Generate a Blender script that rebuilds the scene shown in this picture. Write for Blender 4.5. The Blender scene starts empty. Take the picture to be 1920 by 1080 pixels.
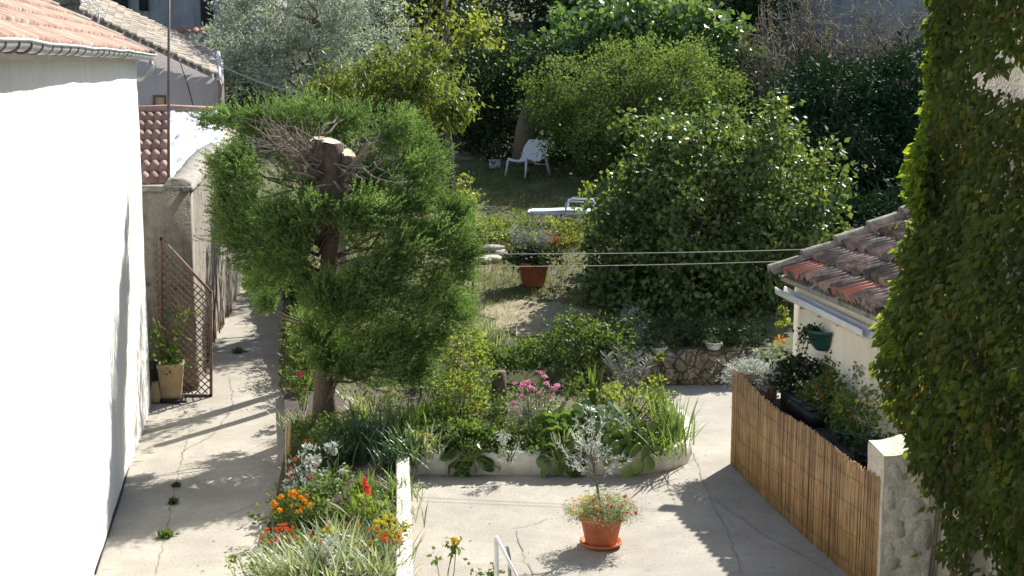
import bpy, math
import numpy as np
from math import radians, sin, cos, pi
rng = np.random.default_rng(7)
S = bpy.context.scene
COL = S.collection
R = lambda a, b, n=None: rng.uniform(a, b, n)

# ------------------------------------------------------------------ camera geometry
FPX, TH, H = 2650.0, radians(9.05), 4.4
CT, ST = cos(TH), sin(TH)
def ray(px, py):
    u = (px-960)/FPX; v = (540-py)/FPX
    return np.array([u, CT+v*ST, -ST+v*CT])
def G(px, py, z=0.0):
    r = ray(px, py); t = (z-H)/r[2]
    return np.array([r[0]*t, r[1]*t, z])
def P(px, py, Y):
    r = ray(px, py); t = Y/r[1]
    return np.array([r[0]*t, Y, H+r[2]*t])
def GS(px, py):                       # point on the sloping garden
    k = .097; z0 = .46-k*19.3
    r = ray(px, py); t = (z0-H)/(r[2]-k*r[1])
    return np.array([r[0]*t, r[1]*t, H+r[2]*t])
A = np.array([-.160, .987, 0]); B = np.array([.987, .160, 0]); UP = np.array([0, 0, 1.])

# ------------------------------------------------------------------ mesh builder
def nrm(v):
    v = np.asarray(v, float)
    return v/np.maximum(np.linalg.norm(v, axis=-1, keepdims=True), 1e-9)
class MB:
    def __init__(s): s.V = []; s.F = []; s.n = 0
    def add(s, V, *Fs):
        V = np.asarray(V, float).reshape(-1, 3)
        for F in Fs:
            F = np.asarray(F, int)
            if F.size: s.F.append(F+s.n)
        s.V.append(V); s.n += len(V); return s
    def box(s, c, size, ax=None):
        c = np.asarray(c, float); h = np.asarray(size, float)/2
        X, Y, Z = (np.array([1., 0, 0]), np.array([0, 1., 0]), UP) if ax is None else ax
        V = [c+i*h[0]*X+j*h[1]*Y+k*h[2]*Z for i in (-1, 1) for j in (-1, 1) for k in (-1, 1)]
        return s.add(V, [[0, 1, 3, 2], [4, 6, 7, 5], [0, 4, 5, 1], [2, 3, 7, 6], [0, 2, 6, 4], [1, 5, 7, 3]])
    def tube(s, pts, r, n=6, cap=True, jit=0.0):
        pts = np.asarray(pts, float); m = len(pts)
        r = np.full(m, r, float) if np.isscalar(r) else np.asarray(r, float)
        t = nrm(np.gradient(pts, axis=0))
        ref = np.array([0, 0, 1.]) if abs(t[:, 2]).mean() < .8 else np.array([1., 0, 0])
        a = nrm(np.cross(t, ref)); b = np.cross(t, a)
        th = np.arange(n)*2*pi/n
        rr = r[:, None]*(1+(rng.normal(0, jit, (m, n)) if jit else 0))
        V = pts[:, None]+rr[..., None]*(np.cos(th)[None, :, None]*a[:, None]+np.sin(th)[None, :, None]*b[:, None])
        i = np.arange(m-1)[:, None]*n; j = np.arange(n)[None]; k = (j+1) % n
        F = np.stack([i+j, i+k, i+n+k, i+n+j], -1).reshape(-1, 4)
        s.add(V, F)
        if cap:
            s.F.append(np.array([list(range(n))[::-1]])+s.n-m*n); s.F.append(np.array([list(range(n))])+s.n-n)
        return s
    def lathe(s, c, prof, n=24, wob=0):
        c = np.asarray(c, float); prof = np.asarray(prof, float); m = len(prof); th = np.arange(n)*2*pi/n
        V = np.stack([prof[:, 0, None]*np.cos(th), prof[:, 0, None]*np.sin(th), np.repeat(prof[:, 1, None], n, 1)], -1)+c
        if wob: V += rng.normal(0, wob, V.shape)
        i = np.arange(m-1)[:, None]*n; j = np.arange(n)[None]; k = (j+1) % n
        return s.add(V, np.stack([i+j, i+k, i+n+k, i+n+j], -1).reshape(-1, 4))
    def grid(s, X):
        X = np.asarray(X, float); m, n = X.shape[:2]
        i = np.arange(m-1)[:, None]*n; j = np.arange(n-1)[None]
        return s.add(X, np.stack([i+j, i+j+1, i+n+j+1, i+n+j], -1).reshape(-1, 4))
    def prism(s, poly, z0, z1):
        n = len(poly); poly = np.asarray(poly, float)[:, :2]
        V = np.vstack([np.c_[poly, np.full(n, z0)], np.c_[poly, np.full(n, z1)]])
        return s.add(V, [[i, (i+1) % n, n+(i+1) % n, n+i] for i in range(n)], [list(range(n))[::-1]], [list(range(n, 2*n))])
    def sweep(s, path, prof, jit=0.0, closed_prof=True):
        # path (m,3); prof (k,2): (sideways to the right, up)
        path = np.asarray(path, float); t = np.gradient(path, axis=0); t[:, 2] = 0; t = nrm(t)
        side = np.stack([t[:, 1], -t[:, 0], 0*t[:, 0]], -1); k = len(prof); m = len(path)
        prof = np.asarray(prof, float)
        V = path[:, None]+prof[None, :, 0, None]*side[:, None]+prof[None, :, 1, None]*UP
        if jit: V = V+rng.normal(0, jit, V.shape)
        i = np.arange(m-1)[:, None]*k; j = np.arange(k if closed_prof else k-1)[None]; q = (j+1) % k
        s.add(V, np.stack([i+j, i+k+j, i+k+q, i+q], -1).reshape(-1, 4))
        if closed_prof:
            s.F.append(np.array([list(range(k))])+s.n-m*k); s.F.append(np.array([list(range(k))[::-1]])+s.n-k)
        return s
    def leaf(s, pos, d, L, W, fold=.25, wide=.45, ref=None, curl=0.0):
        pos = np.asarray(pos, float); n = len(pos); d = nrm(d)
        L = np.broadcast_to(L, (n,)); W = np.broadcast_to(W, (n,))
        ref = rng.normal(0, 1, (n, 3)) if ref is None else ref+rng.normal(0, .35, (n, 3))
        side = nrm(np.cross(d, ref)); nn = np.cross(side, d)
        mid = pos+d*(L*wide)[:, None]; off = side*(W/2)[:, None]; up = nn*(W*fold/2)[:, None]
        tip = pos+d*L[:, None]-nn*(L*curl)[:, None]
        V = np.stack([pos, mid+off+up, tip, mid-off+up], 1)
        b = np.arange(n)[:, None]*4
        return s.add(V, np.vstack([b+[0, 1, 2], b+[0, 2, 3]]))
    def disc(s, pos, nor, rad, asp=1.0, k=8, cup=.12, d=None, dent=0):
        pos = np.asarray(pos, float); n = len(pos); nor = nrm(nor)
        rad = np.broadcast_to(rad, (n,))
        a = nrm(np.cross(nor, rng.normal(0, 1, (n, 3)))) if d is None else nrm(d-nor*np.sum(d*nor, 1, keepdims=True)); b = np.cross(nor, a)
        th = np.arange(k)*2*pi/k; rr = 1-dent*(np.arange(k) % 2)
        ring = pos[:, None]+rad[:, None, None]*((np.cos(th)*asp*rr)[None, :, None]*a[:, None]+(np.sin(th)*rr)[None, :, None]*b[:, None]+cup*nor[:, None])
        V = np.concatenate([pos[:, None], ring], 1)
        base = np.arange(n)[:, None]*(k+1)
        F = np.vstack([base+[0, 1+i, 1+(i+1) % k] for i in range(k)])
        return s.add(V, F)
    def blades(s, base, az, L, W, lean, droop, seg=5):
        base = np.asarray(base, float); n = len(base)
        L, W, lean, droop, az = [np.broadcast_to(q, (n,)).astype(float) for q in (L, W, lean, droop, az)]
        out = np.stack([np.cos(az), np.sin(az), 0*az], -1); side = np.stack([-np.sin(az), np.cos(az), 0*az], -1)
        p = base.copy(); rows = []
        for i in range(seg+1):
            t = i/seg; ang = lean+droop*t*t
            w = W*(.7+.6*t)*(1-t**2.5)+.0006
            rows.append(np.stack([p-side*w[:, None]/2, p+side*w[:, None]/2], 1))
            p = p+(L/seg)[:, None]*(np.sin(ang)[:, None]*out+np.cos(ang)[:, None]*UP)
        V = np.stack(rows, 1).reshape(n, -1, 3); b = np.arange(n)[:, None]*(2*(seg+1))
        return s.add(V, np.vstack([b+[2*i, 2*i+1, 2*i+3, 2*i+2] for i in range(seg)]))
    def needles(s, org, d, L, n, nl, nw, spread=.6):
        # feathery sprays: n thin scales along each twig
        m = len(org); d = nrm(d); t = R(0.1, 1, (m, n))
        lat = nrm(np.cross(d[:, None], rng.normal(0, 1, (m, n, 3))))
        dd = nrm(d[:, None]+lat*spread*R(.6, 1.2, (m, n, 1)))
        pos = org[:, None]+d[:, None]*(t*L[:, None])[..., None]
        LL = nl*(1.25-.75*t)*R(.7, 1.3, (m, n))
        return s.leaf(pos.reshape(-1, 3), dd.reshape(-1, 3), LL.ravel(), nw, fold=.1)
    def build(s, name, mat, parent=None, smooth=False, loc=None):
        V = np.concatenate(s.V)
        if parent is not None: V = V-np.array(parent['_o'] if '_o' in parent.keys() else (0, 0, 0))
        elif loc is not None: V = V-np.asarray(loc, float)
        me = bpy.data.meshes.new(name)
        me.vertices.add(len(V)); me.vertices.foreach_set('co', V.astype(np.float32).ravel())
        tot = np.concatenate([np.full(len(f), f.shape[1]) for f in s.F]); li = np.concatenate([f.ravel() for f in s.F])
        me.loops.add(len(li)); me.loops.foreach_set('vertex_index', li.astype(np.int32))
        me.polygons.add(len(tot)); st = np.concatenate([[0], np.cumsum(tot)[:-1]])
        me.polygons.foreach_set('loop_start', st.astype(np.int32)); me.polygons.foreach_set('loop_total', tot.astype(np.int32))
        if smooth: me.polygons.foreach_set('use_smooth', np.ones(len(tot), bool))
        me.update(calc_edges=True); me.validate()
        me.materials.append(mat)
        o = bpy.data.objects.new(name, me); COL.objects.link(o)
        if parent is not None: o.parent = parent; o['_o'] = list(parent['_o'])
        elif loc is not None: o.location = [float(q) for q in loc]; o['_o'] = [float(q) for q in loc]
        else: o['_o'] = [0., 0., 0.]
        return o
def tag(o, label=None, cat=None, group=None, kind=None):
    if label: o['label'] = label
    if cat: o['category'] = cat
    if group: o['group'] = group
    if kind: o['kind'] = kind
    return o
def thing(name, label, cat, loc, group=None):
    o = bpy.data.objects.new(name, None); COL.objects.link(o); o.empty_display_size = .1
    o.location = [float(q) for q in loc]; o['_o'] = [float(q) for q in loc]
    return tag(o, label, cat, group)
def struct(name, mb, mat, smooth=False): return tag(mb.build(name, mat, smooth=smooth), kind='structure')

# ------------------------------------------------------------------ materials
def newmat(name):
    m = bpy.data.materials.new(name); m.use_nodes = True; nt = m.node_tree
    return m, nt, nt.nodes['Principled BSDF'], lambda t, **k: _n(nt, t, k)
def _n(nt, t, k):
    n = nt.nodes.new(t)
    for a, b in k.items(): setattr(n, a, b)
    return n
def ramp(nt, stops, interp='LINEAR'):
    r = nt.nodes.new('ShaderNodeValToRGB'); r.color_ramp.interpolation = interp
    e = r.color_ramp.elements
    while len(e) < len(stops): e.new(.5)
    for i, (p, c) in enumerate(stops): e[i].position = p; e[i].color = (*c, 1)
    return r
def leafmat(name, cols, trans=.35, rough=.45, spec=.5, tint=(1.25, 1.25, .6)):
    m, nt, p, N = newmat(name)
    g = N('ShaderNodeNewGeometry'); stops = [(i/max(1, len(cols)-1), c) for i, c in enumerate(cols)]
    r = ramp(nt, stops); nt.links.new(g.outputs['Random Per Island'], r.inputs[0])
    tc = N('ShaderNodeTexCoord'); no = N('ShaderNodeTexNoise'); no.inputs['Scale'].default_value = 2.2; nt.links.new(tc.outputs['Object'], no.inputs['Vector'])
    hs = N('ShaderNodeHueSaturation'); mr = N('ShaderNodeMapRange')
    mr.inputs['From Min'].default_value = .3; mr.inputs['From Max'].default_value = .7; mr.inputs['To Min'].default_value = .7; mr.inputs['To Max'].default_value = 1.35
    nt.links.new(no.outputs['Fac'], mr.inputs['Value']); nt.links.new(mr.outputs[0], hs.inputs['Value']); nt.links.new(r.outputs[0], hs.inputs['Color'])
    nt.links.new(hs.outputs[0], p.inputs['Base Color']); p.inputs['Roughness'].default_value = rough
    p.inputs['Specular IOR Level'].default_value = spec
    t = N('ShaderNodeBsdfTranslucent'); mx = N('ShaderNodeMixShader'); mul = N('ShaderNodeMix', data_type='RGBA', blend_type='MULTIPLY')
    mul.inputs[0].default_value = 1; nt.links.new(hs.outputs[0], mul.inputs[6]); mul.inputs[7].default_value = (*tint, 1)
    nt.links.new(mul.outputs[2], t.inputs[0]); mx.inputs[0].default_value = trans
    out = nt.nodes['Material Output']
    nt.links.new(p.outputs[0], mx.inputs[1]); nt.links.new(t.outputs[0], mx.inputs[2]); nt.links.new(mx.outputs[0], out.inputs[0])
    return m
def sol(name, c1, c2=None, rough=.8, scale=4, bump=.0, bscale=40, metal=0, spots=None, streak=None, island=0, detail=6, grain=0, patch=None):
    """noise-varied solid colour; spots=(colour, scale, threshold); streak = vertical stain colour"""
    m, nt, p, N = newmat(name); c2 = c2 or tuple(q*.75 for q in c1)
    tc = N('ShaderNodeTexCoord'); no = N('ShaderNodeTexNoise'); no.inputs['Scale'].default_value = scale; no.inputs['Detail'].default_value = detail; no.inputs['Roughness'].default_value = .65
    nt.links.new(tc.outputs['Object'], no.inputs['Vector'])
    r = ramp(nt, [(.3, c2), (.7, c1)]); nt.links.new(no.outputs['Fac'], r.inputs[0]); last = r.outputs[0]
    def mix(fac, col):
        nonlocal last
        x = N('ShaderNodeMix', data_type='RGBA'); nt.links.new(fac, x.inputs[0]); nt.links.new(last, x.inputs[6]); x.inputs[7].default_value = (*col, 1); last = x.outputs[2]
    if spots:
        n2 = N('ShaderNodeTexNoise'); n2.inputs['Scale'].default_value = spots[1]; n2.inputs['Detail'].default_value = 8; n2.inputs['Roughness'].default_value = .7; nt.links.new(tc.outputs['Object'], n2.inputs['Vector'])
        r2 = ramp(nt, [(spots[2], (0, 0, 0)), (spots[2]+.1, (1, 1, 1))]); nt.links.new(n2.outputs['Fac'], r2.inputs[0]); mix(r2.outputs[0], spots[0])
    if patch:
        n6 = N('ShaderNodeTexNoise'); n6.inputs['Scale'].default_value = patch[1]; n6.inputs['Detail'].default_value = 10; n6.inputs['Roughness'].default_value = .75; n6.inputs['Distortion'].default_value = .6; nt.links.new(tc.outputs['Object'], n6.inputs['Vector'])
        r6 = ramp(nt, [(.42, (0, 0, 0)), (.62, (.75, .75, .75))]); nt.links.new(n6.outputs['Fac'], r6.inputs[0]); mix(r6.outputs[0], patch[0])
    if grain:
        n5 = N('ShaderNodeTexNoise'); n5.inputs['Scale'].default_value = 45; n5.inputs['Detail'].default_value = 6; n5.inputs['Roughness'].default_value = .8; nt.links.new(tc.outputs['Object'], n5.inputs['Vector'])
        m5 = N('ShaderNodeMapRange'); m5.inputs['From Min'].default_value = .3; m5.inputs['From Max'].default_value = .7; m5.inputs['To Min'].default_value = 1-grain; m5.inputs['To Max'].default_value = 1+grain; nt.links.new(n5.outputs['Fac'], m5.inputs[0])
        h5 = N('ShaderNodeHueSaturation'); nt.links.new(m5.outputs[0], h5.inputs['Value']); nt.links.new(last, h5.inputs['Color']); last = h5.outputs[0]
    if streak:
        mp = N('ShaderNodeMapping'); mp.inputs['Scale'].default_value = (7, 7, .7); nt.links.new(tc.outputs['Object'], mp.inputs[0])
        n3 = N('ShaderNodeTexNoise'); n3.inputs['Scale'].default_value = 1.5; n3.inputs['Detail'].default_value = 5; nt.links.new(mp.outputs[0], n3.inputs['Vector'])
        r3 = ramp(nt, [(.5, (0, 0, 0)), (.75, (.8, .8, .8))]); nt.links.new(n3.outputs['Fac'], r3.inputs[0]); mix(r3.outputs[0], streak)
    if island:
        g = N('ShaderNodeNewGeometry'); mr = N('ShaderNodeMapRange'); mr.inputs['To Min'].default_value = 1-island; mr.inputs['To Max'].default_value = 1+island*.6
        nt.links.new(g.outputs['Random Per Island'], mr.inputs[0]); hs = N('ShaderNodeHueSaturation'); nt.links.new(mr.outputs[0], hs.inputs['Value']); nt.links.new(last, hs.inputs['Color']); last = hs.outputs[0]
    nt.links.new(last, p.inputs['Base Color']); p.inputs['Roughness'].default_value = rough; p.inputs['Metallic'].default_value = metal
    if bump:
        n4 = N('ShaderNodeTexNoise'); n4.inputs['Scale'].default_value = bscale; n4.inputs['Detail'].default_value = 5; nt.links.new(tc.outputs['Object'], n4.inputs['Vector'])
        b = N('ShaderNodeBump'); b.inputs['Strength'].default_value = bump; b.inputs['Distance'].default_value = .02; nt.links.new(n4.outputs['Fac'], b.inputs['Height']); nt.links.new(b.outputs[0], p.inputs['Normal'])
    return m
def stonemat(name, c1, c2, joint, scale, jw=.06):
    m, nt, p, N = newmat(name); tc = N('ShaderNodeTexCoord')
    no = N('ShaderNodeTexNoise'); no.inputs['Scale'].default_value = 3; nt.links.new(tc.outputs['Object'], no.inputs['Vector'])
    ad = N('ShaderNodeVectorMath', operation='MULTIPLY_ADD'); nt.links.new(no.outputs['Color'], ad.inputs[0]); ad.inputs[1].default_value = (.12, .12, .12); nt.links.new(tc.outputs['Object'], ad.inputs[2])
    v = N('ShaderNodeTexVoronoi', feature='DISTANCE_TO_EDGE'); v.inputs['Scale'].default_value = scale; nt.links.new(ad.outputs[0], v.inputs['Vector'])
    v2 = N('ShaderNodeTexVoronoi'); v2.inputs['Scale'].default_value = scale; nt.links.new(ad.outputs[0], v2.inputs['Vector'])
    r = ramp(nt, [(0, c1), (1, c2)]); sp = N('ShaderNodeSeparateColor'); nt.links.new(v2.outputs['Color'], sp.inputs[0]); nt.links.new(sp.outputs[0], r.inputs[0])
    n2 = N('ShaderNodeTexNoise'); n2.inputs['Scale'].default_value = 14; n2.inputs['Detail'].default_value = 8; nt.links.new(tc.outputs['Object'], n2.inputs['Vector'])
    hs = N('ShaderNodeHueSaturation'); mr = N('ShaderNodeMapRange'); mr.inputs['From Min'].default_value = .3; mr.inputs['From Max'].default_value = .7; mr.inputs['To Min'].default_value = .6; mr.inputs['To Max'].default_value = 1.3
    nt.links.new(n2.outputs['Fac'], mr.inputs[0]); nt.links.new(mr.outputs[0], hs.inputs['Value']); nt.links.new(r.outputs[0], hs.inputs['Color'])
    rj = ramp(nt, [(jw*.4, (1, 1, 1)), (jw, (0, 0, 0))]); nt.links.new(v.outputs['Distance'], rj.inputs[0])
    x = N('ShaderNodeMix', data_type='RGBA'); nt.links.new(rj.outputs[0], x.inputs[0]); nt.links.new(hs.outputs[0], x.inputs[6]); x.inputs[7].default_value = (*joint, 1)
    nt.links.new(x.outputs[2], p.inputs['Base Color']); p.inputs['Roughness'].default_value = .9
    rb = ramp(nt, [(0, (0, 0, 0)), (jw*2.5, (1, 1, 1))]); nt.links.new(v.outputs['Distance'], rb.inputs[0])
    ad2 = N('ShaderNodeMath', operation='MULTIPLY_ADD'); nt.links.new(n2.outputs['Fac'], ad2.inputs[0]); ad2.inputs[1].default_value = .6; nt.links.new(rb.outputs[0], ad2.inputs[2])
    b = N('ShaderNodeBump'); b.inputs['Distance'].default_value = .03; b.inputs['Strength'].default_value = .8; nt.links.new(ad2.outputs[0], b.inputs['Height']); nt.links.new(b.outputs[0], p.inputs['Normal'])
    return m
M = {}
M['concrete'] = sol('concrete', (.405, .375, .315), (.275, .25, .21), .9, 1.3, .35, 55, spots=((.22, .20, .17), 5.5, .60), detail=9, grain=.28, patch=((.25, .23, .19), .8))
M['crack'] = sol('crack', (.25, .23, .19), (.15, .135, .11), .95, 20)
M['soil'] = sol('soil', (.07, .05, .032), (.03, .022, .014), .95, 12, .8, 30)
M['lawn'] = sol('lawn', (.11, .115, .04), (.05, .065, .02), .95, 5, .9, 60, spots=((.30, .245, .16), .75, .55), detail=10)
M['hill'] = sol('hill', (.075, .08, .045), (.03, .04, .02), .95, 1.2, .8, 8, spots=((.2, .16, .11), .5, .62))
M['whitewall'] = sol('whitewall', (.80, .785, .73), (.72, .70, .64), .85, 2.5, .3, 60, streak=(.66, .61, .53))
M['whitewash'] = sol('whitewash', (.78, .75, .68), (.66, .62, .54), .85, 5, .4, 40, spots=((.5, .44, .35), 6, .66), streak=(.55, .5, .42))
M['straw'] = sol('straw', (.36, .30, .19), (.19, .17, .09), .95, 9, .9, 50, spots=((.12, .12, .045), 4, .56), grain=.3)
M['pierstone'] = sol('pierstone', (.68, .62, .50), (.44, .39, .30), .95, 5, 1.0, 14, spots=((.27, .245, .20), 7, .57), grain=.25, patch=((.55, .50, .42), 2.5))
M['pierrock'] = sol('pierrock', (.64, .58, .46), (.42, .38, .29), .95, 9, .8, 30, spots=((.26, .24, .20), 9, .6), grain=.25, island=.3)
M['cream'] = sol('cream', (.90, .84, .70), (.85, .79, .65), .85, 1.2, .2, 60, streak=(.76, .68, .53))
M['pinkwall'] = sol('pinkwall', (.56, .49, .45), (.49, .43, .39), .9, 2, .2, 40, streak=(.45, .40, .37))
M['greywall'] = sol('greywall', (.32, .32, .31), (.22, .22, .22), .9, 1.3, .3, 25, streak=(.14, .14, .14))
M['render_old'] = sol('render_old', (.30, .265, .21), (.17, .15, .12), .95, 6, .8, 30, spots=((.08, .075, .06), 4, .56), streak=(.09, .085, .07))
M['wallcap'] = sol('wallcap', (.36, .33, .28), (.18, .17, .14), .9, 9, .7, 40, spots=((.08, .08, .06), 6, .55))
M['rubble'] = stonemat('rubble', (.46, .41, .31), (.72, .66, .53), (.52, .47, .37), 5.5, .05)
M['drystone'] = stonemat('drystone', (.15, .12, .08), (.30, .25, .18), (.06, .05, .035), 7, .05)
M['tile_red'] = sol('tile_red', (.52, .33, .26), (.38, .22, .17), .85, 5, .4, 60, spots=((.22, .18, .14), 7, .58), island=.35)
M['tile_near'] = sol('tile_near', (.42, .24, .17), (.27, .15, .11), .85, 2.5, .4, 60, spots=((.40, .34, .27), 4, .52), island=.4, grain=.2)
M['tile_old'] = sol('tile_old', (.46, .31, .25), (.20, .15, .125), .9, 4, .6, 70, spots=((.12, .108, .092), 5, .46), island=.5, grain=.2)
M['tile_bright'] = sol('tile_bright', (.52, .20, .13), (.36, .14, .10), .8, 6, .4, 60, island=.3)
M['ridge'] = sol('ridge', (.38, .345, .29), (.14, .125, .105), .95, 8, .7, 50, spots=((.40, .36, .29), 10, .58))
M['tile_pale'] = sol('tile_pale', (.50, .43, .34), (.34, .28, .21), .9, 4, .4, 60, island=.3)
M['zinc'] = sol('zinc', (.60, .61, .62), (.42, .43, .45), .45, 6, .1, 20, metal=.35, island=.15)
M['gutterwhite'] = sol('gutterwhite', (.76, .75, .72), (.62, .61, .58), .5, 4)
M['tarp'] = sol('tarp', (.80, .82, .88), (.66, .68, .76), .6, 9, .9, 9)
M['rust'] = sol('rust', (.24, .20, .17), (.14, .11, .09), .7, 9, metal=.3)
M['wood_dark'] = sol('wood_dark', (.20, .12, .08), (.12, .07, .05), .8, 12)
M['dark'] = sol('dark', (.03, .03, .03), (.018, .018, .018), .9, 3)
M['bark_red'] = sol('bark_red', (.15, .11, .08), (.07, .05, .036), .95, 14, .9, 35, streak=(.10, .07, .05))
M['bark'] = sol('bark', (.22, .19, .15), (.10, .085, .065), .95, 12, .9, 40)
M['bark_lit'] = sol('bark_lit', (.20, .15, .10), (.17, .13, .09), .95, 5, .9, 20)
M['cutwood'] = sol('cutwood', (.72, .60, .42), (.55, .42, .27), .8, 18)
M['deadwood'] = sol('deadwood', (.30, .25, .20), (.15, .12, .09), .9, 20, island=.4)
M['terracotta'] = sol('terracotta', (.54, .17, .07), (.42, .125, .055), .8, 6, .2, 50, spots=((.55, .30, .20), 9, .62), grain=.12)
M['terracotta_dark'] = sol('terracotta_dark', (.42, .13, .07), (.30, .09, .05), .75, 5)
M['sandpot'] = sol('sandpot', (.50, .37, .22), (.36, .25, .14), .85, 7)
M['plastic_white'] = sol('plastic_white', (.72, .74, .76), (.62, .64, .67), .35, 3)
M['plastic_dim'] = sol('plastic_dim', (.55, .57, .57), (.44, .45, .44), .5, 7)
M['metal_white'] = sol('metal_white', (.80, .80, .78), (.66, .66, .62), .4, 9)
M['greenpot'] = sol('greenpot', (.02, .085, .07), (.015, .065, .05), .45, 4)
M['trough'] = sol('trough', (.02, .028, .03), (.01, .014, .018), .5, 4)
M['pad_cloth'] = sol('pad_cloth', (.50, .58, .66), (.42, .5, .58), .8, 9)
M['rope'] = sol('rope', (.6, .58, .52), (.45, .43, .4), .8, 30)
M['cable'] = sol('cable', (.30, .32, .33), (.2, .2, .2), .6, 10)
M['bamboo'] = sol('bamboo', (.58, .45, .20), (.42, .31, .13), .6, 15)
M['reed'] = sol('reed', (.52, .34, .165), (.34, .19, .08), .6, 6, .2, 60, island=.38)
M['wire'] = sol('wire', (.16, .11, .07), (.1, .07, .05), .6, 5)
M['rock'] = sol('rock', (.50, .46, .38), (.33, .30, .24), .95, 5, .7, 20)
M['red'] = sol('red', (.5, .07, .03), (.4, .04, .02), .5, 8); M['yellow'] = sol('yellow', (.85, .60, .03), (.75, .5, .02), .5, 8)
# leaves
lm = leafmat
M['conifer'] = lm('conifer', [(.07, .13, .05), (.14, .22, .075), (.235, .315, .11), (.10, .18, .08)], .42, .7, .15, (1.15, 1.25, .6))
M['olive'] = lm('olive', [(.15, .18, .11), (.22, .26, .18), (.44, .48, .40), (.60, .63, .58), (.30, .34, .24)], .35, .6, .3, (1, 1.05, .8))
M['yellowgreen'] = lm('yellowgreen', [(.17, .22, .04), (.28, .31, .07), (.14, .19, .04)], .45, .5, .3)
M['peach'] = lm('peach', [(.10, .15, .03), (.19, .23, .05), (.15, .20, .04), (.07, .11, .02)], .4, .5, .35)
M['fig'] = lm('fig', [(.07, .14, .04), (.11, .19, .06), (.17, .25, .08)], .35, .42, .8)
M['pistach'] = lm('pistach', [(.11, .16, .05), (.19, .25, .085), (.15, .21, .07), (.08, .13, .045)], .4, .75, .1)
M['lilac'] = lm('lilac', [(.035, .075, .02), (.07, .12, .03), (.14, .20, .055), (.07, .12, .035), (.13, .19, .05), (.18, .19, .065)], .42, .46, .6)
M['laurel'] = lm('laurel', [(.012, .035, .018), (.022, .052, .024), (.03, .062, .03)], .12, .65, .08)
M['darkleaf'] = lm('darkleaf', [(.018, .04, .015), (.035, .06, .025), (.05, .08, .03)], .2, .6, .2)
M['twiggy'] = lm('twiggy', [(.13, .12, .09), (.20, .18, .15), (.09, .11, .05)], .2, .7, .2)
M['shoot'] = lm('shoot', [(.13, .20, .03), (.20, .27, .05)], .55, .5, .3, (1.5, 1.4, .5))  # paler, yellower creeper leaf: light on its outer edge put into the colour
M['ivy'] = lm('ivy', [(.05, .08, .028), (.075, .115, .038), (.115, .155, .05), (.06, .095, .035), (.10, .14, .05), (.05, .085, .03), (.15, .19, .07), (.19, .15, .08)], .5, .5, .3, (1.7, 1.6, .5))
M['fresh'] = lm('fresh', [(.12, .18, .04), (.20, .26, .06), (.27, .31, .09)], .45, .55, .25)
M['mid'] = lm('mid', [(.06, .115, .03), (.11, .165, .045), (.16, .21, .065)], .4, .55, .25)
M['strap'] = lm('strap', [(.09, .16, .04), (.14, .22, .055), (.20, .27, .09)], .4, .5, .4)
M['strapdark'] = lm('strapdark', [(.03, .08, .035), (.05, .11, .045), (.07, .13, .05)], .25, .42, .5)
M['variegated'] = lm('variegated', [(.14, .22, .08), (.34, .38, .24), (.48, .50, .36), (.10, .17, .06)], .3, .45, .4)
M['silver'] = lm('silver', [(.40, .44, .39), (.60, .63, .58), (.30, .35, .29)], .2, .6, .3, (1, 1, .9))
M['greygreen'] = lm('greygreen', [(.13, .18, .10), (.24, .29, .20), (.32, .37, .27)], .25, .5, .4)
M['grey'] = lm('grey', [(.20, .21, .19), (.32, .33, .31), (.13, .15, .12)], .2, .7, .2, (1, 1, 1))
M['bergenia'] = lm('bergenia', [(.045, .10, .03), (.08, .15, .04), (.15, .23, .05)], .3, .25, 1.0)
M['cactus'] = lm('cactus', [(.08, .13, .05), (.16, .22, .06), (.22, .28, .07)], .05, .35, .5)
M['grass'] = lm('grass', [(.08, .11, .025), (.16, .18, .05), (.28, .25, .11), (.11, .14, .03)], .3, .6, .2)
fl = lambda n, c, t=.25: lm(n, [tuple(q*.75 for q in c), c], t, .6, .2, (1.2, 1.1, 1))
M['f_orange'] = fl('f_orange', (.88, .40, .02)); M['f_yellow'] = fl('f_yellow', (.85, .62, .03)); M['f_pale'] = fl('f_pale', (.75, .70, .10))
M['f_redor'] = fl('f_redor', (.75, .17, .04)); M['f_red'] = fl('f_red', (.72, .11, .06)); M['f_pink'] = fl('f_pink', (.78, .34, .50))
M['f_magenta'] = fl('f_magenta', (.60, .03, .22)); M['f_blue'] = fl('f_blue', (.16, .10, .55)); M['f_lilac'] = fl('f_lilac', (.62, .42, .55))

# ------------------------------------------------------------------ ground
def sst(a, b, x): t = np.clip((x-a)/(b-a), 0, 1); return t*t*(3-2*t)
def vn(x, y, s):        # smooth pseudo noise
    return np.sin(x*1.7*s+1.3*np.sin(y*1.1*s))*np.cos(y*1.9*s+.8*np.sin(x*.7*s+2))
def garden_h(x, y):
    x = np.asarray(x, float); y = np.asarray(y, float)
    slope = .46+.097*(np.minimum(y, 37)-19.3)
    front = np.where(x > .95, 19.28, 18.0+.0*x)
    m1 = np.where(x > .95, (y >= 19.27)*1.0, sst(17.9, 19.6, y))
    xp = -3.25-(y-19)*.145                       # right edge of the path
    m2 = sst(xp, xp+.35, x)
    far = sst(27.5, 30, y); m2 = np.maximum(m2, far)
    hill = np.maximum(0, y-37)*.42+np.clip(y-37, 0, 6)*.12*(vn(x, y, .5))
    hill = np.minimum(hill, 16)
    return np.where(m1*m2 > 0, -.04+(slope+.04)*m1*m2+.02*vn(x, y, 3)*m1*m2, -.04)+hill
gx = MB(); gx.grid([[(x, y, -.06) for x in (-400, -60, 60, 400)] for y in (-60, 0, 60, 900)]); struct('ground', gx, M['hill'])
def sheet(xs, ys, fz):
    X, Y = np.meshgrid(xs, ys); return np.stack([X, Y, fz(X, Y)], -1)
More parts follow.
